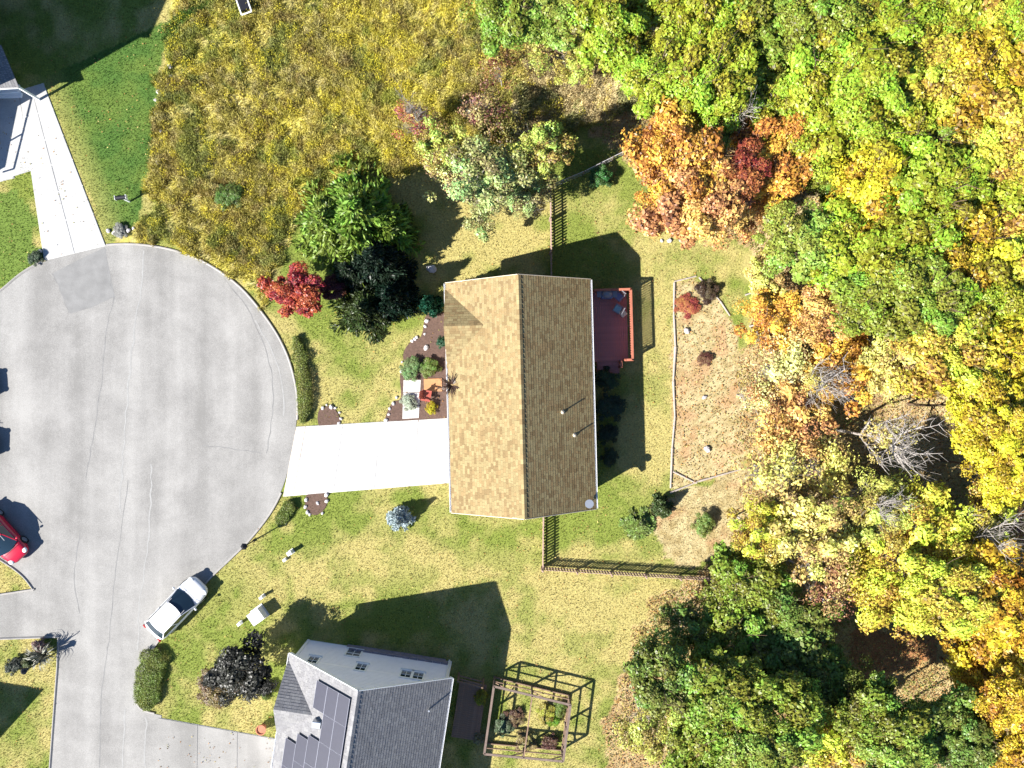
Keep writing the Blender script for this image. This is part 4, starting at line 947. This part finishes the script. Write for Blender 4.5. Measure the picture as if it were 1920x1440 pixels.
# ---- the wood: (x, y, radius, colour, kind, label)
W = [
 (950,28,72,'G','full','green tree at the top edge, first beyond the dry meadow'),
 (1045,30,72,'LG','full','light green tree at the top edge, second from the meadow'),
 (1140,45,75,'YG','full','yellow-green tree at the top edge, third from the meadow'),
 (1240,40,80,'YG','full','yellow-green tree at the top edge, fourth from the meadow'),
 (1342,48,82,'YG','full','yellow-green tree at the top edge, fifth from the meadow'),
 (1442,36,80,'G','full','green tree at the top edge, sixth from the meadow'),
 (1542,30,82,'G','full','green tree at the top edge, seventh from the meadow'),
 (1640,44,82,'YG','full','yellow-green tree at the top edge, eighth from the meadow'),
 (1742,36,86,'YG','full','yellow-green tree at the top edge, third from the right corner'),
 (1842,48,82,'YP','full','yellowish tree at the top edge, second from the right corner'),
 (1930,24,72,'YG','full','yellow-green tree in the top right corner'),
 (1090,112,48,'OL','loose','small olive-yellow tree above the straw coloured clearing'),
 (1005,96,40,'PO','sparse','thin pale olive tree at the top left of the straw clearing'),
 (1232,140,76,'YG','full','yellow-green tree at the right side of the straw clearing'),
 (1332,150,80,'YG','full','yellow-green tree in the second row, right of the clearing'),
 (1432,136,80,'LG','full','light green tree in the second row above the orange tree'),
 (1532,146,82,'YG','full','yellow-green tree in the second row, fourth from the clearing'),
 (1634,150,86,'YG','full','yellow-green tree in the second row, fifth from the clearing'),
 (1742,146,86,'YP','full','yellow tinged tree in the second row, second from the right edge'),
 (1852,160,88,'Y','full','yellow tree at the right edge in the second row'),
 (1338,222,56,'LG','full','small light green tree just above the left orange tree'),
 (1436,214,60,'YG','full','small yellow-green tree just above the right orange tree'),
 (1560,246,78,'YG','full','yellow-green tree right of the right orange tree'),
 (1662,256,82,'YG','full','yellow-green tree in the third row, middle of the wood'),
 (1772,262,82,'G','full','deep green tree in the third row with dark gaps'),
 (1884,262,82,'YP','full','yellowish tree at the right edge in the third row'),
 (1268,296,84,'O','full','bright orange tree behind the wire fence'),
 (1452,290,80,'O','full','orange tree right of the red-brown one'),
 (1300,384,84,'OT','full','wide tan-orange tree in front, above the garden bed'),
 (1368,326,58,'R','full','red-brown tree between the two orange trees'),
 (1240,360,46,'O','loose','small loose orange tree at the lawn edge by the fence'),
 (1400,392,50,'OT','loose','small tan-orange tree next to the pale straw opening'),
 (1636,366,80,'Y','full','yellow tree right of the pale straw opening'),
 (1744,366,86,'YG','full','yellow-green tree in the fourth row below the deep green tree'),
 (1862,366,88,'YG','full','yellow-green tree at the right edge in the fourth row'),
 (1556,330,46,'G','full','small green tree left of the yellow tree by the straw opening'),
 (1490,448,70,'LG','full','light green tree below the pale straw opening'),
 (1592,472,80,'YG','full','yellow-green tree below the opening, second from the lawn'),
 (1696,476,86,'YG','full','yellow-green tree in the fifth row, third from the lawn'),
 (1806,474,84,'Y','full','yellow tree in the fifth row, second from the right edge'),
 (1912,466,72,'YP','full','yellowish tree at the right edge in the fifth row'),
 (1432,540,50,'PO','loose','thin straw coloured tree at the upper right of the garden bed'),
 (1446,602,62,'O','loose','loose orange tree right of the garden bed'),
 (1536,596,70,'OT','loose','tan-orange tree left of the dark green pair'),
 (1636,556,72,'G','full','green tree of the pair below the fifth row, left one'),
 (1730,566,76,'G','full','green tree of the pair below the fifth row, right one'),
 (1832,572,82,'YG','full','yellow-green tree right of the green pair'),
 (1926,574,70,'YG','full','yellow-green tree at the right edge beside the green pair'),
 (1474,692,66,'P','sparse','sparse pale tree right of the middle of the garden bed'),
 (1578,696,74,'O','loose','loose orange tree above the bare grey tree'),
 (1668,676,66,'PO','loose','pale olive tree above the dark opening'),
 (1770,668,80,'YP','full','yellow tree above the dark opening'),
 (1882,676,88,'Y','full','bright yellow tree at the right edge above the opening'),
 (1478,790,76,'OT','loose','tan-orange tree left of the bare grey tree'),
 (1418,742,42,'P','sparse','sparse pale sapling touching the garden bed'),
 (1832,764,76,'Y','full','golden yellow tree at the upper right of the dark opening'),
 (1916,800,86,'Y','full','bright yellow tree at the right edge beside the opening'),
 (1884,884,66,'Y','full','yellow tree at the right edge below the opening'),
 (1456,886,74,'PO','sparse','sparse olive tree below the tan-orange one'),
 (1560,884,66,'PO','sparse','sparse olive tree left below the bare grey tree'),
 (1640,952,70,'OL','loose','loose olive tree right below the bare grey tree'),
 (1420,990,56,'YP','loose','pale yellow tree right of the sandy patch'),
 (1520,1004,78,'PO','loose','loose olive-brown tree two crowns right of the sandy patch'),
 (1722,984,84,'YP','loose','loose pale yellow tree below the dark opening'),
 (1822,1008,86,'YP','loose','loose pale yellow tree second from the right edge, below the opening'),
 (1912,990,56,'BR','sparse','sparse brown tree at the right edge under the yellow ones'),
 (1618,1030,66,'YP','loose','loose pale yellow tree above the brushwood'),
 (1556,1096,56,'BR','sparse','sparse brown tree above the green ones'),
 (1660,1112,78,'YP','loose','loose yellow tree left of the golden ones'),
 (1768,1104,80,'YP','full','yellow tree touching the golden ones on their left'),
 (1868,1114,84,'GO','full','golden tree at the right edge, upper one'),
 (1846,1214,76,'GO','full','golden tree right of the reddish clearing'),
 (1920,1190,66,'GO','full','golden tree cut by the right edge beside the clearing'),
 (1398,1104,70,'G','full','bright green tree at the end of the long picket fence'),
 (1476,1146,70,'DG','full','dark green tree right of the fence end tree'),
 (1290,1178,54,'DG','loose','small dark green tree below the picket fence, nearest the dry lawn'),
 (1374,1200,74,'G','full','green tree below the fence end tree'),
 (1482,1248,78,'DG','full','dark green tree left of the reddish clearing'),
 (1246,1268,66,'DG','full','dark green tree at the dry lawn right of the garden frame'),
 (1350,1296,80,'G','full','green tree in the middle of the lower green group'),
 (1458,1340,80,'G','full','green tree in the lower green group, second from the bottom'),
 (1560,1286,66,'DG','full','dark green tree just below the reddish clearing'),
 (1216,1372,56,'OL','loose','small olive tree lowest beside the garden frame'),
 (1316,1402,70,'G','full','green tree at the bottom edge, second right of the garden frame'),
 (1434,1424,66,'LG','full','light green tree at the bottom edge, third right of the garden frame'),
 (1548,1388,78,'YP','loose','yellowish tree at the bottom edge in the middle of the wood'),
 (1652,1352,70,'G','full','green tree above the bottom edge, left of the dark green one'),
 (1752,1366,78,'DG','full','dark green tree at the bottom edge near the right corner'),
 (1680,1430,66,'LG','full','light green tree at the bottom edge left of the dark green one'),
 (1834,1400,58,'DG','full','dark green tree at the bottom edge beside the golden corner trees'),
 (1902,1322,60,'GO','full','golden tree at the right edge above the corner'),
 (1914,1418,60,'GO','full','golden tree in the bottom right corner'),
]
for i, (px, py, r, c, kind, lab) in enumerate(W):
    hc = {'full': 6.6, 'loose': 4.2, 'sparse': 3.6}[kind]+random.uniform(-1.0, 1.2)
    if r < 52: hc = min(hc, 4.2)
    if 'reddish clearing' in lab or 'fence' in lab and py > 1000: hc = 3.8
    sp = {'O': .055, 'OT': .05, 'R': .06, 'YP': .11, 'YG': .10, 'Y': .07, 'GO': .07, 'PO': .09}.get(c, .09)
    v = random.uniform(.88, 1.1); col = tuple(q*v for q in PAL[c][:3])
    tree(lab, px, py, r*1.18, col, hc, kind, sp)
# bare trees
def bare(label, px, py, r, h, seed):
    """px, py: foot of the trunk"""
    x, y = G(px, py); t = thing('bare_tree', label, 'tree', (x, y, 0), 0, 'leafless trees in the wood')
    me = branch_mesh('trunk', seed, M['bark_grey'], 3, (9,7,5), r0=.045, trunk=.85, up=.45, thin=.46)
    put('trunk', me, t, (0,0,0), seed, (r, r, h*.85)); o = put('crown', SPARSE[seed % 3], t, (0,0,h*.6), seed, (r*.6, r*.6, r*.4)); o.color = (*PAL['PO'][:3], .05)
bare('pale grey leafless tree reaching over the dark opening in the wood', 1572, 806, 2.6, 11.0, 71)
bare('pale grey leafless tree right of the middle of the garden bed', 1470, 712, 2.0, 8.5, 72)
bare('crooked leafless tree right of the lower end of the garden bed', 1440, 850, 2.0, 6.5, 76)
bare('leafless brushwood tree beside the dark green crown below the fence', 1480, 1050, 1.9, 4.5, 73)
bare('leafless pale tree at the right edge between yellow and golden crowns', 1760, 960, 2.2, 8.5, 74)
bare('leafless pale tree left of the brown tree under the yellow ones', 1560, 930, 2.0, 8.0, 77)
bare('pale leafless sapling behind the orange trees', 1325, 300, 1.6, 8.0, 75)
bare('pale leafless sapling standing in the meadow beside the reddish ones', 790, 250, 1.5, 5.0, 78)
# ---- trees around the meadow and house
for lab, px, py, r, hc, kd, c_ in (
  ('pale green tree just left of the short picket fence top', 985, 362, 54, 3.6, 'loose', 'SG'),
  ('tallest pale green tree above the tan house', 915, 322, 74, 5.6, 'loose', 'SG'),
  ('pale olive tree with reddish leaves left of the tallest pale green one', 835, 275, 58, 3.6, 'loose', 'OL'),
  ('low pale green tree nearest the lawn above the tan house', 905, 388, 52, 2.8, 'loose', 'SG'),
  ('pale straw-green tree at the meadow side of the pale group', 842, 336, 46, 2.6, 'sparse', 'P'),
  ('olive green tree above the wire fence in deep shade', 1010, 285, 62, 4.6, 'loose', 'OL')):
    tree(lab, px, py, r*1.1, PAL[c_], hc, kd, .13, 'trees between meadow and house', squash=1.2)
tree('thin reddish sapling with bare twigs at the meadow edge', 778, 225, 44, C(200,96,84,K), 3.0, 'sparse', .12, 'trees between meadow and house')
tree('thin pinkish sapling above the broad pale green tree', 900, 205, 58, C(190,150,110,K), 3.6, 'sparse', .14, 'trees between meadow and house')
tree('loose reddish olive tree at the lower left of the straw clearing', 965, 250, 56, C(170,150,84,K), 2.6, 'sparse', .10, 'trees between meadow and house')
tree('thin brownish sapling above the straw clearing edge', 940, 120, 46, C(190,150,90,K), 3.6, 'sparse', .10, 'trees between meadow and house')
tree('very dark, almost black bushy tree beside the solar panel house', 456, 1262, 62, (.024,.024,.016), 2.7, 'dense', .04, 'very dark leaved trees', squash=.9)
tree('red leaved small maple at the edge of the turning circle', 552, 545, 54, C(206,76,66,K), 2.6, 'full', .06, 'trees between meadow and house')
tree('small dark red bush between the red maple and the dark conifers', 622, 540, 26, C(130,52,52,K), 1.4, 'full', .08, 'trees between meadow and house', name='bush', cat='bush')

# ---- conifers
def conifer_mesh(name, seed, n=5200, droop=.25, tiers=9, taper=1.0, leaf=(.05,.09), ragged=.25):
    """unit conifer: height 1, radius 1 at the base"""
    rng = np.random.default_rng(seed); P = []; D = []; T = []
    nbr = tiers*9
    for i in range(nbr):
        t = (i+rng.random())/nbr; z = .06+.92*t; L = (1-t)**taper*(1+rng.normal(0, ragged)*.6)*1.0+.05; a = rng.uniform(0, 2*PI); d = np.array([math.cos(a), math.sin(a), 0]); m = int(n/nbr*(.35+1.3*(1-t)))
        s = np.sqrt(rng.random(m)); w = .16*L+.05; off = rng.normal(0, 1, m)*w*(1-s*.6); side = np.array([-d[1], d[0], 0])
        p = d*(s*L)[:, None]+side*off[:, None]; p[:, 2] = z-droop*s*L*.22+.05*np.maximum(0, s-.75)+rng.normal(0, .012, m); P.append(p)
        ax = d+side*np.sign(off)[:, None]*.7; D.append(ax); g = rng.random(); T.append(np.stack([rng.random(m), np.full(m, g), rng.random(m), np.ones(m)], 1))
    P = np.concatenate(P); D = np.concatenate(D); T = np.concatenate(T); m = len(P)
    v, f = leaf_quads(rng, P, np.tile([0, 0, 1.0], (m, 1)), rng.uniform(*leaf, m), .32, .5, D)
    return np_mesh(name, v, f, M['leaf'], T)
CON = [conifer_mesh('crown', 500, 9000, ragged=.45, tiers=11), conifer_mesh('crown', 501, 9000, ragged=.4, tiers=11), conifer_mesh('crown', 502, 4200, ragged=.15, leaf=(.08,.13)), conifer_mesh('crown', 503, 5200, taper=.55, ragged=.12, leaf=(.10,.16))]
CTR = MB().tube((0,0,0), (0,0,1), .045, .008, n=7).mesh('trunk', M['bark'])
def conifer(label, px, py, r, h, col, k, group='evergreen trees and shrubs', cat='tree', name='conifer', spread=.04):
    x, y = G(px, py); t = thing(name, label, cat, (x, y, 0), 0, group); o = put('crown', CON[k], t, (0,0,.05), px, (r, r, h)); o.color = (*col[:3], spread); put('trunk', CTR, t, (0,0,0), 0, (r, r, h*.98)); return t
conifer('bright green ragged conifer at the meadow edge above the dark conifers', 700, 430, 3.5, 7.2, C(150,184,74,K), 0)
conifer('lower bright green conifer left of the dark conifers', 632, 436, 2.9, 4.8, C(158,184,76,K), 1)
conifer('dark green ragged conifer between meadow and house, blackened to stand in for shade', 716, 500, 2.3, 5.2, (.016,.032,.018), 0)  # foliage colour taken almost to black, deep shade put into it
conifer('smaller dark conifer beside the red maple, blackened to stand in for shade', 664, 514, 1.6, 3.2, (.022,.038,.018), 1)  # same near-black green, in place of shade between the trees
conifer('olive green low conifer below the very dark ones', 690, 590, 2.0, 3.6, C(92,112,56,K*.8), 1)
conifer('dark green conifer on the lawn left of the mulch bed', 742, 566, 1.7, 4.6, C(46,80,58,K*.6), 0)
conifer('narrow blue-green evergreen at the front corner of the tan house', 812, 577, .75, 4.2, C(60,130,96,K*.8), 3)
conifer('small blue spruce on the lawn below the driveway', 752, 970, .95, 2.1, C(196,212,214,.7), 2)
conifer('dark pointed evergreen shrub below the tan garden bed', 1238, 948, .85, 1.7, C(120,140,84,K*.8), 2)
conifer('spreading green juniper on the lawn inside the long picket fence', 1195, 982, 1.2, .8, C(150,172,84,K), 2)

# ---- shrubs and plants (small leaf balls)
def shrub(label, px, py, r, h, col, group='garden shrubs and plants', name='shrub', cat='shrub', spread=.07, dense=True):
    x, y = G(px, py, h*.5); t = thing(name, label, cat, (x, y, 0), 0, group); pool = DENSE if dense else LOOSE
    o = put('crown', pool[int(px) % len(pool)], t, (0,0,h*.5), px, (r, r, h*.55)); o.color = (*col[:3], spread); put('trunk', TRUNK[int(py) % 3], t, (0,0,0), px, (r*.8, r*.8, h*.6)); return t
for lab, px, py, r, h, col in (
  ('bright green shrub on the sandy patch right of the juniper', 1320, 985, .75, 1.0, C(160,180,90,K)),
  ('teal green shrub at the front gable of the tan house', 832, 640, .45, .9, C(70,120,80,K)),
  ('green leafy plants at the top of the front walk', 770, 690, .75, .6, C(150,180,110,K)),
  ('green leafy clump in front of the house below the stone ball', 805, 690, .7, .6, C(140,160,70,K)),
  ('white flowering plants over the front walk by the driveway', 768, 755, .55, .45, C(210,220,190,K)),
  ('yellow flowering mum next to the front door of the tan house', 808, 764, .42, .5, C(226,206,40,K)),
  ('reddish low plant in the bottom of the garden bed corner', 1290, 572, .8, .35, C(210,120,90,K)),
  ('dark twiggy plant at the top right corner of the garden bed', 1325, 545, .8, .7, C(110,90,70,K)),
  ('brown low plant in the middle of the garden bed', 1322, 672, .5, .4, C(150,104,84,K)),
  ('green bush beside the picket fence under the broad pale tree', 1125, 333, .8, 1.2, C(90,140,70,K)),
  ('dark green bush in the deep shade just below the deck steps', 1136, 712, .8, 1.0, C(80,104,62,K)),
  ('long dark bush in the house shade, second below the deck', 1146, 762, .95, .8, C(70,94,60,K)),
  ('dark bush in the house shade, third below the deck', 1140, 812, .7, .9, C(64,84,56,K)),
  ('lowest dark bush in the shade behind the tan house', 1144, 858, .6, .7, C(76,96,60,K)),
  ('leafy green plants at the top right inside the garden frame', 1050, 1330, .5, .5, C(150,170,80,K)),
  ('straw coloured plants at the bottom inside the garden frame', 985, 1390, .8, .45, C(190,170,110,K)),
  ('dark reddish plants near the bottom right of the garden frame', 1030, 1392, .55, .45, C(140,100,84,K)),
  ('yellow green plant in the shade beside the garden frame', 902, 1306, .5, .8, C(190,190,60,K)),
  ('pale plant below the deck edge beside the garden frame', 897, 1384, .4, .6, C(180,180,140,K)),
  ('bright green vegetables at the right side inside the garden frame', 1036, 1352, .45, .5, C(150,190,50,K)),
  ('grey-green vegetables in the middle of the garden frame', 945, 1362, .7, .5, C(120,140,100,K)),
  ('yellowing plants at the top inside the garden frame', 1025, 1338, .7, .5, C(200,190,80,K)),
  ('brown withered plants at the left inside the garden frame', 965, 1345, .7, .4, C(150,120,90,K)),
  ('pinkish leaved shrub beside the lower left lamp post', 74, 1212, .5, .8, C(190,150,150,K)),
  ('dark grey shrub at the lower left drive corner', 28, 1247, .6, .8, C(80,90,76,K)),
  ('greenish shrub next to the pinkish one by the lamp post', 55, 1240, .5, .7, C(120,130,80,K)),
  ('brown bush beside the black tree at the solar panel house', 400, 1288, 1.25, 1.1, C(150,122,76,K)),
  ('pale low shrub at the foot of the upper left driveway', 224, 432, .5, .4, C(190,190,180,K)),
  ('dark green low bush by the left foot of the upper driveway', 66, 482, .5, .5, C(90,110,80,K)),
  ('small green bush left of the black tree at the house corner', 498, 1298, .5, .9, C(120,140,50,K)),
  ('green bush in the meadow above the bright conifer', 430, 365, .9, .9, C(124,150,66,K)),
): shrub(lab, px, py, r, h, col)
# spiky dark plant that rises over the eave, feathery grass by the lamp post
def spiky(label, px, py, h0, r, n, col, seed, name='spiky_plant', stem=True, up=.6):
    x, y = G(px, py, h0); t = thing(name, label, 'plant', (x, y, 0)); rng = np.random.default_rng(seed); V = []; F = []; k = 0
    for i in range(n):
        a = rng.uniform(0, 2*PI); L = r*rng.uniform(.6, 1.1); u = up*rng.uniform(.4, 1.5); w = r*.045; d = np.array([math.cos(a), math.sin(a), 0]); s_ = np.array([-d[1], d[0], 0])
        for j in range(4):
            f0, f1 = j/4, (j+1)/4; z = lambda q: h0+L*(u*q*2-u*1.6*q*q)
            p0 = d*L*f0; p1 = d*L*f1; w0 = w*(1-f0*.8); w1 = w*(1-f1*.95)
            V += [p0+s_*w0+[0,0,z(f0)], p0-s_*w0+[0,0,z(f0)], p1-s_*w1+[0,0,z(f1)], p1+s_*w1+[0,0,z(f1)]]; F.append((k, k+1, k+2, k+3)); k += 4
    T = np.tile([.5,.5,.5,1.0], (len(F), 1)); T[:, 0] = np.repeat(rng.random(n), 4)
    o = put('leaves', np_mesh('leaves', np.array(V), np.array(F), M['leaf'], T), t); o.color = (*col[:3], .04)
    if stem: put('stem', CTR, t, (0,0,0), 0, (1.2, 1.2, h0))
spiky('tall dark spiky leaved plant rising over the front eave of the tan house', 846, 722, 3.5, .95, 60, C(96,72,60,K), 3)
spiky('feathery grey ornamental grass at the lower left road edge', 90, 1222, .1, 1.1, 70, C(150,150,130,K), 4, 'ornamental_grass', False, 1.3)

# ---- low clipped hedge strips along the kerb
def hedge(label, pts, w, h, n, col):
    P = [Vector(G(*p)) for p in smooth_poly(pts, 8)]; rng = np.random.default_rng(n); seg_ = [(b-a).length for a, b in zip(P[:-1], P[1:])]; pr = np.array(seg_)/sum(seg_)
    t = thing('low_hedge', label, 'hedge', (P[0].x, P[0].y, 0), 0, 'low hedges along the kerb')
    ii = rng.choice(len(seg_), n, p=pr); f = rng.random(n); pos = np.zeros((n, 3)); nr = np.zeros((n, 3)); wd = w/S
    wob = lambda c: .55+.9*fbm(c[:, 0]*1.7+n, c[:, 1]*1.7)
    A = np.array([[p.x, p.y] for p in P]); d = A[1:]-A[:-1]; d /= np.linalg.norm(d, axis=1)[:, None]; nn = np.stack([-d[:, 1], d[:, 0]], 1)
    cum = (np.cumsum([0]+seg_)[ii]+f*np.array(seg_)[ii])/sum(seg_); taper = np.clip(np.minimum(cum, 1-cum)*8, .3, 1)
    s_ = rng.uniform(-1, 1, n); top = rng.random(n) < .7; s_ = np.where(top, s_, np.sign(s_))
    z = np.where(top, h*(1-.25*np.abs(s_)**3), rng.uniform(.05, 1, n)*h)*(.85+.15*taper)
    c = A[ii]+(A[ii+1]-A[ii])*f[:, None]; wb_ = wob(c); z = z*wb_; c = c+nn[ii]*(s_*wd/2*taper*wb_)[:, None]
    pos[:, :2] = c-np.array([P[0].x, P[0].y]); pos[:, 2] = z+rng.normal(0, .05, n); pos[:, :2] += rng.normal(0, .05, (n, 2)); nr[:, 2] = np.where(top, 1, .2); nr[:, :2] = nn[ii]*(s_*.6)[:, None]
    v, fc = leaf_quads(rng, pos, nr, rng.uniform(.02, .05, n), .5, .8); T = np.stack([rng.random(n), fbm(c[:, 0]*2, c[:, 1]*2), rng.random(n), np.ones(n)], 1)
    o = put('foliage', np_mesh('foliage', v, fc, M['leaf'], T), t); o.color = (*col[:3], .06)
    # solid woody core under the leaves
    core = MB(); Q = P[::4]+[P[-1]]
    for a, b in zip(Q[:-1], Q[1:]): core.tube((a.x-P[0].x, a.y-P[0].y, h*.35), (b.x-P[0].x, b.y-P[0].y, h*.35), min(h*.33, wd*.35), n=6)
    core.build('stems', M['bark'], t)
hedge('low green hedge along the kerb above the white driveway', [(556,632),(568,690),(574,740),(570,792)], 22, .5, 14000, C(160,172,84,K))
hedge('low green hedge along the kerb below the white driveway', [(549,941),(536,962),(523,980)], 22, .42, 8000, C(156,172,84,K))
hedge('rounded low green hedge at the corner above the grey driveway', [(300,1215),(288,1245),(280,1290),(283,1325)], 42, .5, 19000, C(158,174,84,K))

# ------------------------------------------------------------------ grass, meadow, leaf litter (nobody could count these)
HARD = [[p for p in road_px], [(556,800),(531,931),(849,905),(849,783)], [(83,489),(199,461),(82,156),(36,170)], [(297,1345),(289,1700),(520,1700),(520,1385)], [(0,330),(0,190),(60,172),(76,190),(36,330)], [(-120,372),(28,334),(22,320),(-110,350)],
        [(845,535),(1100,530),(1112,945),(850,952)], [(756,712),(790,712),(786,784),(754,786)], [(578,1195),(846,1245),(800,1700),(500,1700)], [(800,590),(842,590),(846,785),(722,788),(756,668)]]
def scatter(n, x0, x1, y0, y1, rng): return rng.uniform(x0, x1, n), rng.uniform(y0, y1, n)
def hard(px, py):
    m = np.zeros(px.shape, bool)
    for P in HARD: m |= inside(px, py, P)
    return m
def blades(name, X, Y, colr, hgt, wid, lean, rng, mat, seed=0):
    n = len(X); a = rng.uniform(0, 2*PI, n); b = rng.uniform(0, 2*PI, n); ln = lean*rng.uniform(.2, 1.4, n)*hgt
    p = np.stack([X, Y, np.zeros(n)], 1); s_ = np.stack([np.cos(a), np.sin(a), np.zeros(n)], 1)*wid[:, None]
    tip = p+np.stack([np.cos(b)*ln, np.sin(b)*ln, hgt], 1); p[:, 2] -= .03
    v = np.stack([p-s_, p+s_, tip], 1).reshape(-1, 3); T = np.concatenate([colr, np.ones((n, 1))], 1)
    return put(name, np_mesh(name, v, np.arange(3*n).reshape(n, 3), mat, T))
rng = np.random.default_rng(5)
X, Y = scatter(420000, -36, 16, -27.5, 27.5, rng); px = X*S+960; py = 720-Y*S
col, mm, ff = ground_colour(X, Y); keep = ~hard(px, py) & ~mm & ~ff & ~inside(px, py, BED); X, Y, col = X[keep], Y[keep], col[keep]; n = len(X)
v = rng.uniform(.55, 1.5, (n, 1)); patch = .25+.6*fbm(X*1.7, Y*1.7)[:, None]+.95*fbm(X*5, Y*5, 2)[:, None]
o = blades('lawn_grass', X, Y, np.clip(col*v*patch*1.25, 0, 1), rng.uniform(.04, .12, n), rng.uniform(.015, .04, n), .8, rng, M['grass']); tag(o, 'short green and straw coloured lawn grass around the houses', 'grass', kind='stuff')
X, Y = scatter(420000, -26, 9, 5, 27.5, rng); col, mm, ff = ground_colour(X, Y); px = X*S+960; py = 720-Y*S
den = fbm(X*1.1+9, Y*1.1); keep = mm & ~hard(px, py) & (rng.random(len(X)) < np.clip((den-.28)*4, .15, 1)); X, Y, col, den = X[keep], Y[keep], col[keep], den[keep]; n = len(X)
hg = rng.uniform(.25, .75, n)*(.5+den); cl = fbm(X*2.4, Y*2.4)[:, None]
gr = (fbm(X*.5+40, Y*.5+2)[:, None] > .60)*.5
bn = (fbm(X*1.3+80, Y*1.3+2)[:, None] > .62)*.4
col = col*(1-gr)+np.array(C(120,150,72,.5)[:3])*gr; col = col*(1-bn)+np.array(C(150,116,80,.5)[:3])*bn
o = blades('meadow_grass', X, Y, np.clip(col*rng.uniform(.55, 1.6, (n, 1))*(.6+.8*cl)*1.35, 0, 1), hg*.7, rng.uniform(.02, .05, n), .6, rng, M['grass']); tag(o, 'tall yellow-olive meadow grass beside the turning circle', 'grass', kind='stuff')
sel = rng.random(n) < .75; X, Y, col, hg = X[sel], Y[sel], col[sel], hg[sel]; n = len(X); cl = fbm(X*1.5+7, Y*1.5)[:, None]
P = np.stack([X, Y, hg*rng.uniform(.35, .9, n)], 1); hot = np.clip((cl-.54)*9, 0, 1)*.8; cm = col*(1-hot)+np.array(C(238,222,70,.62)[:3])*hot
v_, f_ = leaf_quads(rng, P, np.tile([0, 0, 1.0], (n, 1)), rng.uniform(.025, .055, n), .5, .6)
o = put('meadow_flowers', np_mesh('meadow_flowers', v_, f_, M['grass'], np.concatenate([np.clip(cm*rng.uniform(.6, 1.5, (n, 1))*1.15, 0, 1), np.ones((n, 1))], 1))); tag(o, 'yellow flower heads and leaves among the meadow grass', 'wildflowers', kind='stuff')
# leaves lying on the wood floor and blown onto the bed
X, Y = scatter(230000, -2, 37, -28, 28, rng); px = X*S+960; py = 720-Y*S; col, mm, ff = ground_colour(X, Y)
keep = (ff | inside(px, py, BED) & (rng.random(len(X)) < .3)) & ~hard(px, py); X, Y = X[keep], Y[keep]; n = len(X)
pal = np.array([C(210,170,104,.52)[:3], C(185,140,90,.5)[:3], C(226,202,130,.54)[:3], C(214,150,84,.5)[:3], C(165,125,84,.5)[:3], C(176,172,96,.5)[:3]])
cc = pal[rng.integers(0, 6, n)]*rng.uniform(.6, 1.3, (n, 1)); P = np.stack([X, Y, rng.uniform(.03, .12, n)], 1)
v, f = leaf_quads(rng, P, np.tile([0, 0, 1.0], (n, 1)), rng.uniform(.03, .08, n), .6, .35)
o = put('leaf_litter', np_mesh('leaf_litter', v, f, M['litter'], np.concatenate([cc, np.ones((n, 1))], 1))); tag(o, 'fallen brown and yellow leaves on the floor of the wood', 'leaf litter', kind='stuff')
X, Y = scatter(26000, -36, 16, -27, 27, rng); px = X*S+960; py = 720-Y*S; dn = fbm(X*.6+70, Y*.6); keep = ~inside(px, py, road_px) & ~inside(px, py, HARD[6]) & ~inside(px, py, HARD[8]) & ~inside(px, py, MEADOW) & ~inside(px, py, HARD[1]) & (rng.random(len(X)) < np.clip((dn-.4)*2+.12*(px > 900), .03, 1))
X, Y = X[keep], Y[keep]; n = len(X); cc = pal[rng.integers(0, 6, n)]*rng.uniform(.5, 1.3, (n, 1)); P = np.stack([X, Y, rng.uniform(.07, .11, n)], 1)
v, f = leaf_quads(rng, P, np.tile([0, 0, 1.0], (n, 1)), rng.uniform(.03, .07, n), .6, .35)
o = put('fallen_leaves', np_mesh('fallen_leaves', v, f, M['litter'], np.concatenate([cc, np.ones((n, 1))], 1))); tag(o, 'scattered fallen leaves on the lawns', 'leaves', kind='stuff')
# undergrowth between the trunks
X, Y = scatter(120000, -2, 37, -28, 28, rng); px = X*S+960; py = 720-Y*S; col, mm, ff = ground_colour(X, Y)
den = fbm(X*.7+4, Y*.7+8); open_ = inside(px, py, STRAW1) | inside(px, py, STRAW2) | inside(px, py, STRAW3) | inside(px, py, [(1640,740),(1800,740),(1850,900),(1700,920)])
keep = ff & ~hard(px, py) & ~open_ & (den > .47); X, Y = X[keep], Y[keep]; n = len(X)
pal = np.array([C(182,178,94,.55)[:3], C(212,194,112,.55)[:3], C(150,160,80,.55)[:3], C(204,156,98,.55)[:3]])
q = np.clip((fbm(X*.5, Y*.5)*4), 0, 3.99).astype(int); cc = pal[q]*rng.uniform(.6, 1.3, (n, 1)); P = np.stack([X, Y, rng.uniform(.08, .5, n)], 1)
v, f = leaf_quads(rng, P, np.tile([0, 0, 1.0], (n, 1)), rng.uniform(.04, .09, n), .6, .5)
o = put('undergrowth', np_mesh('undergrowth', v, f, M['grass'], np.concatenate([cc, np.ones((n, 1))], 1))); tag(o, 'low tangled undergrowth between the trees of the wood', 'undergrowth', kind='stuff')
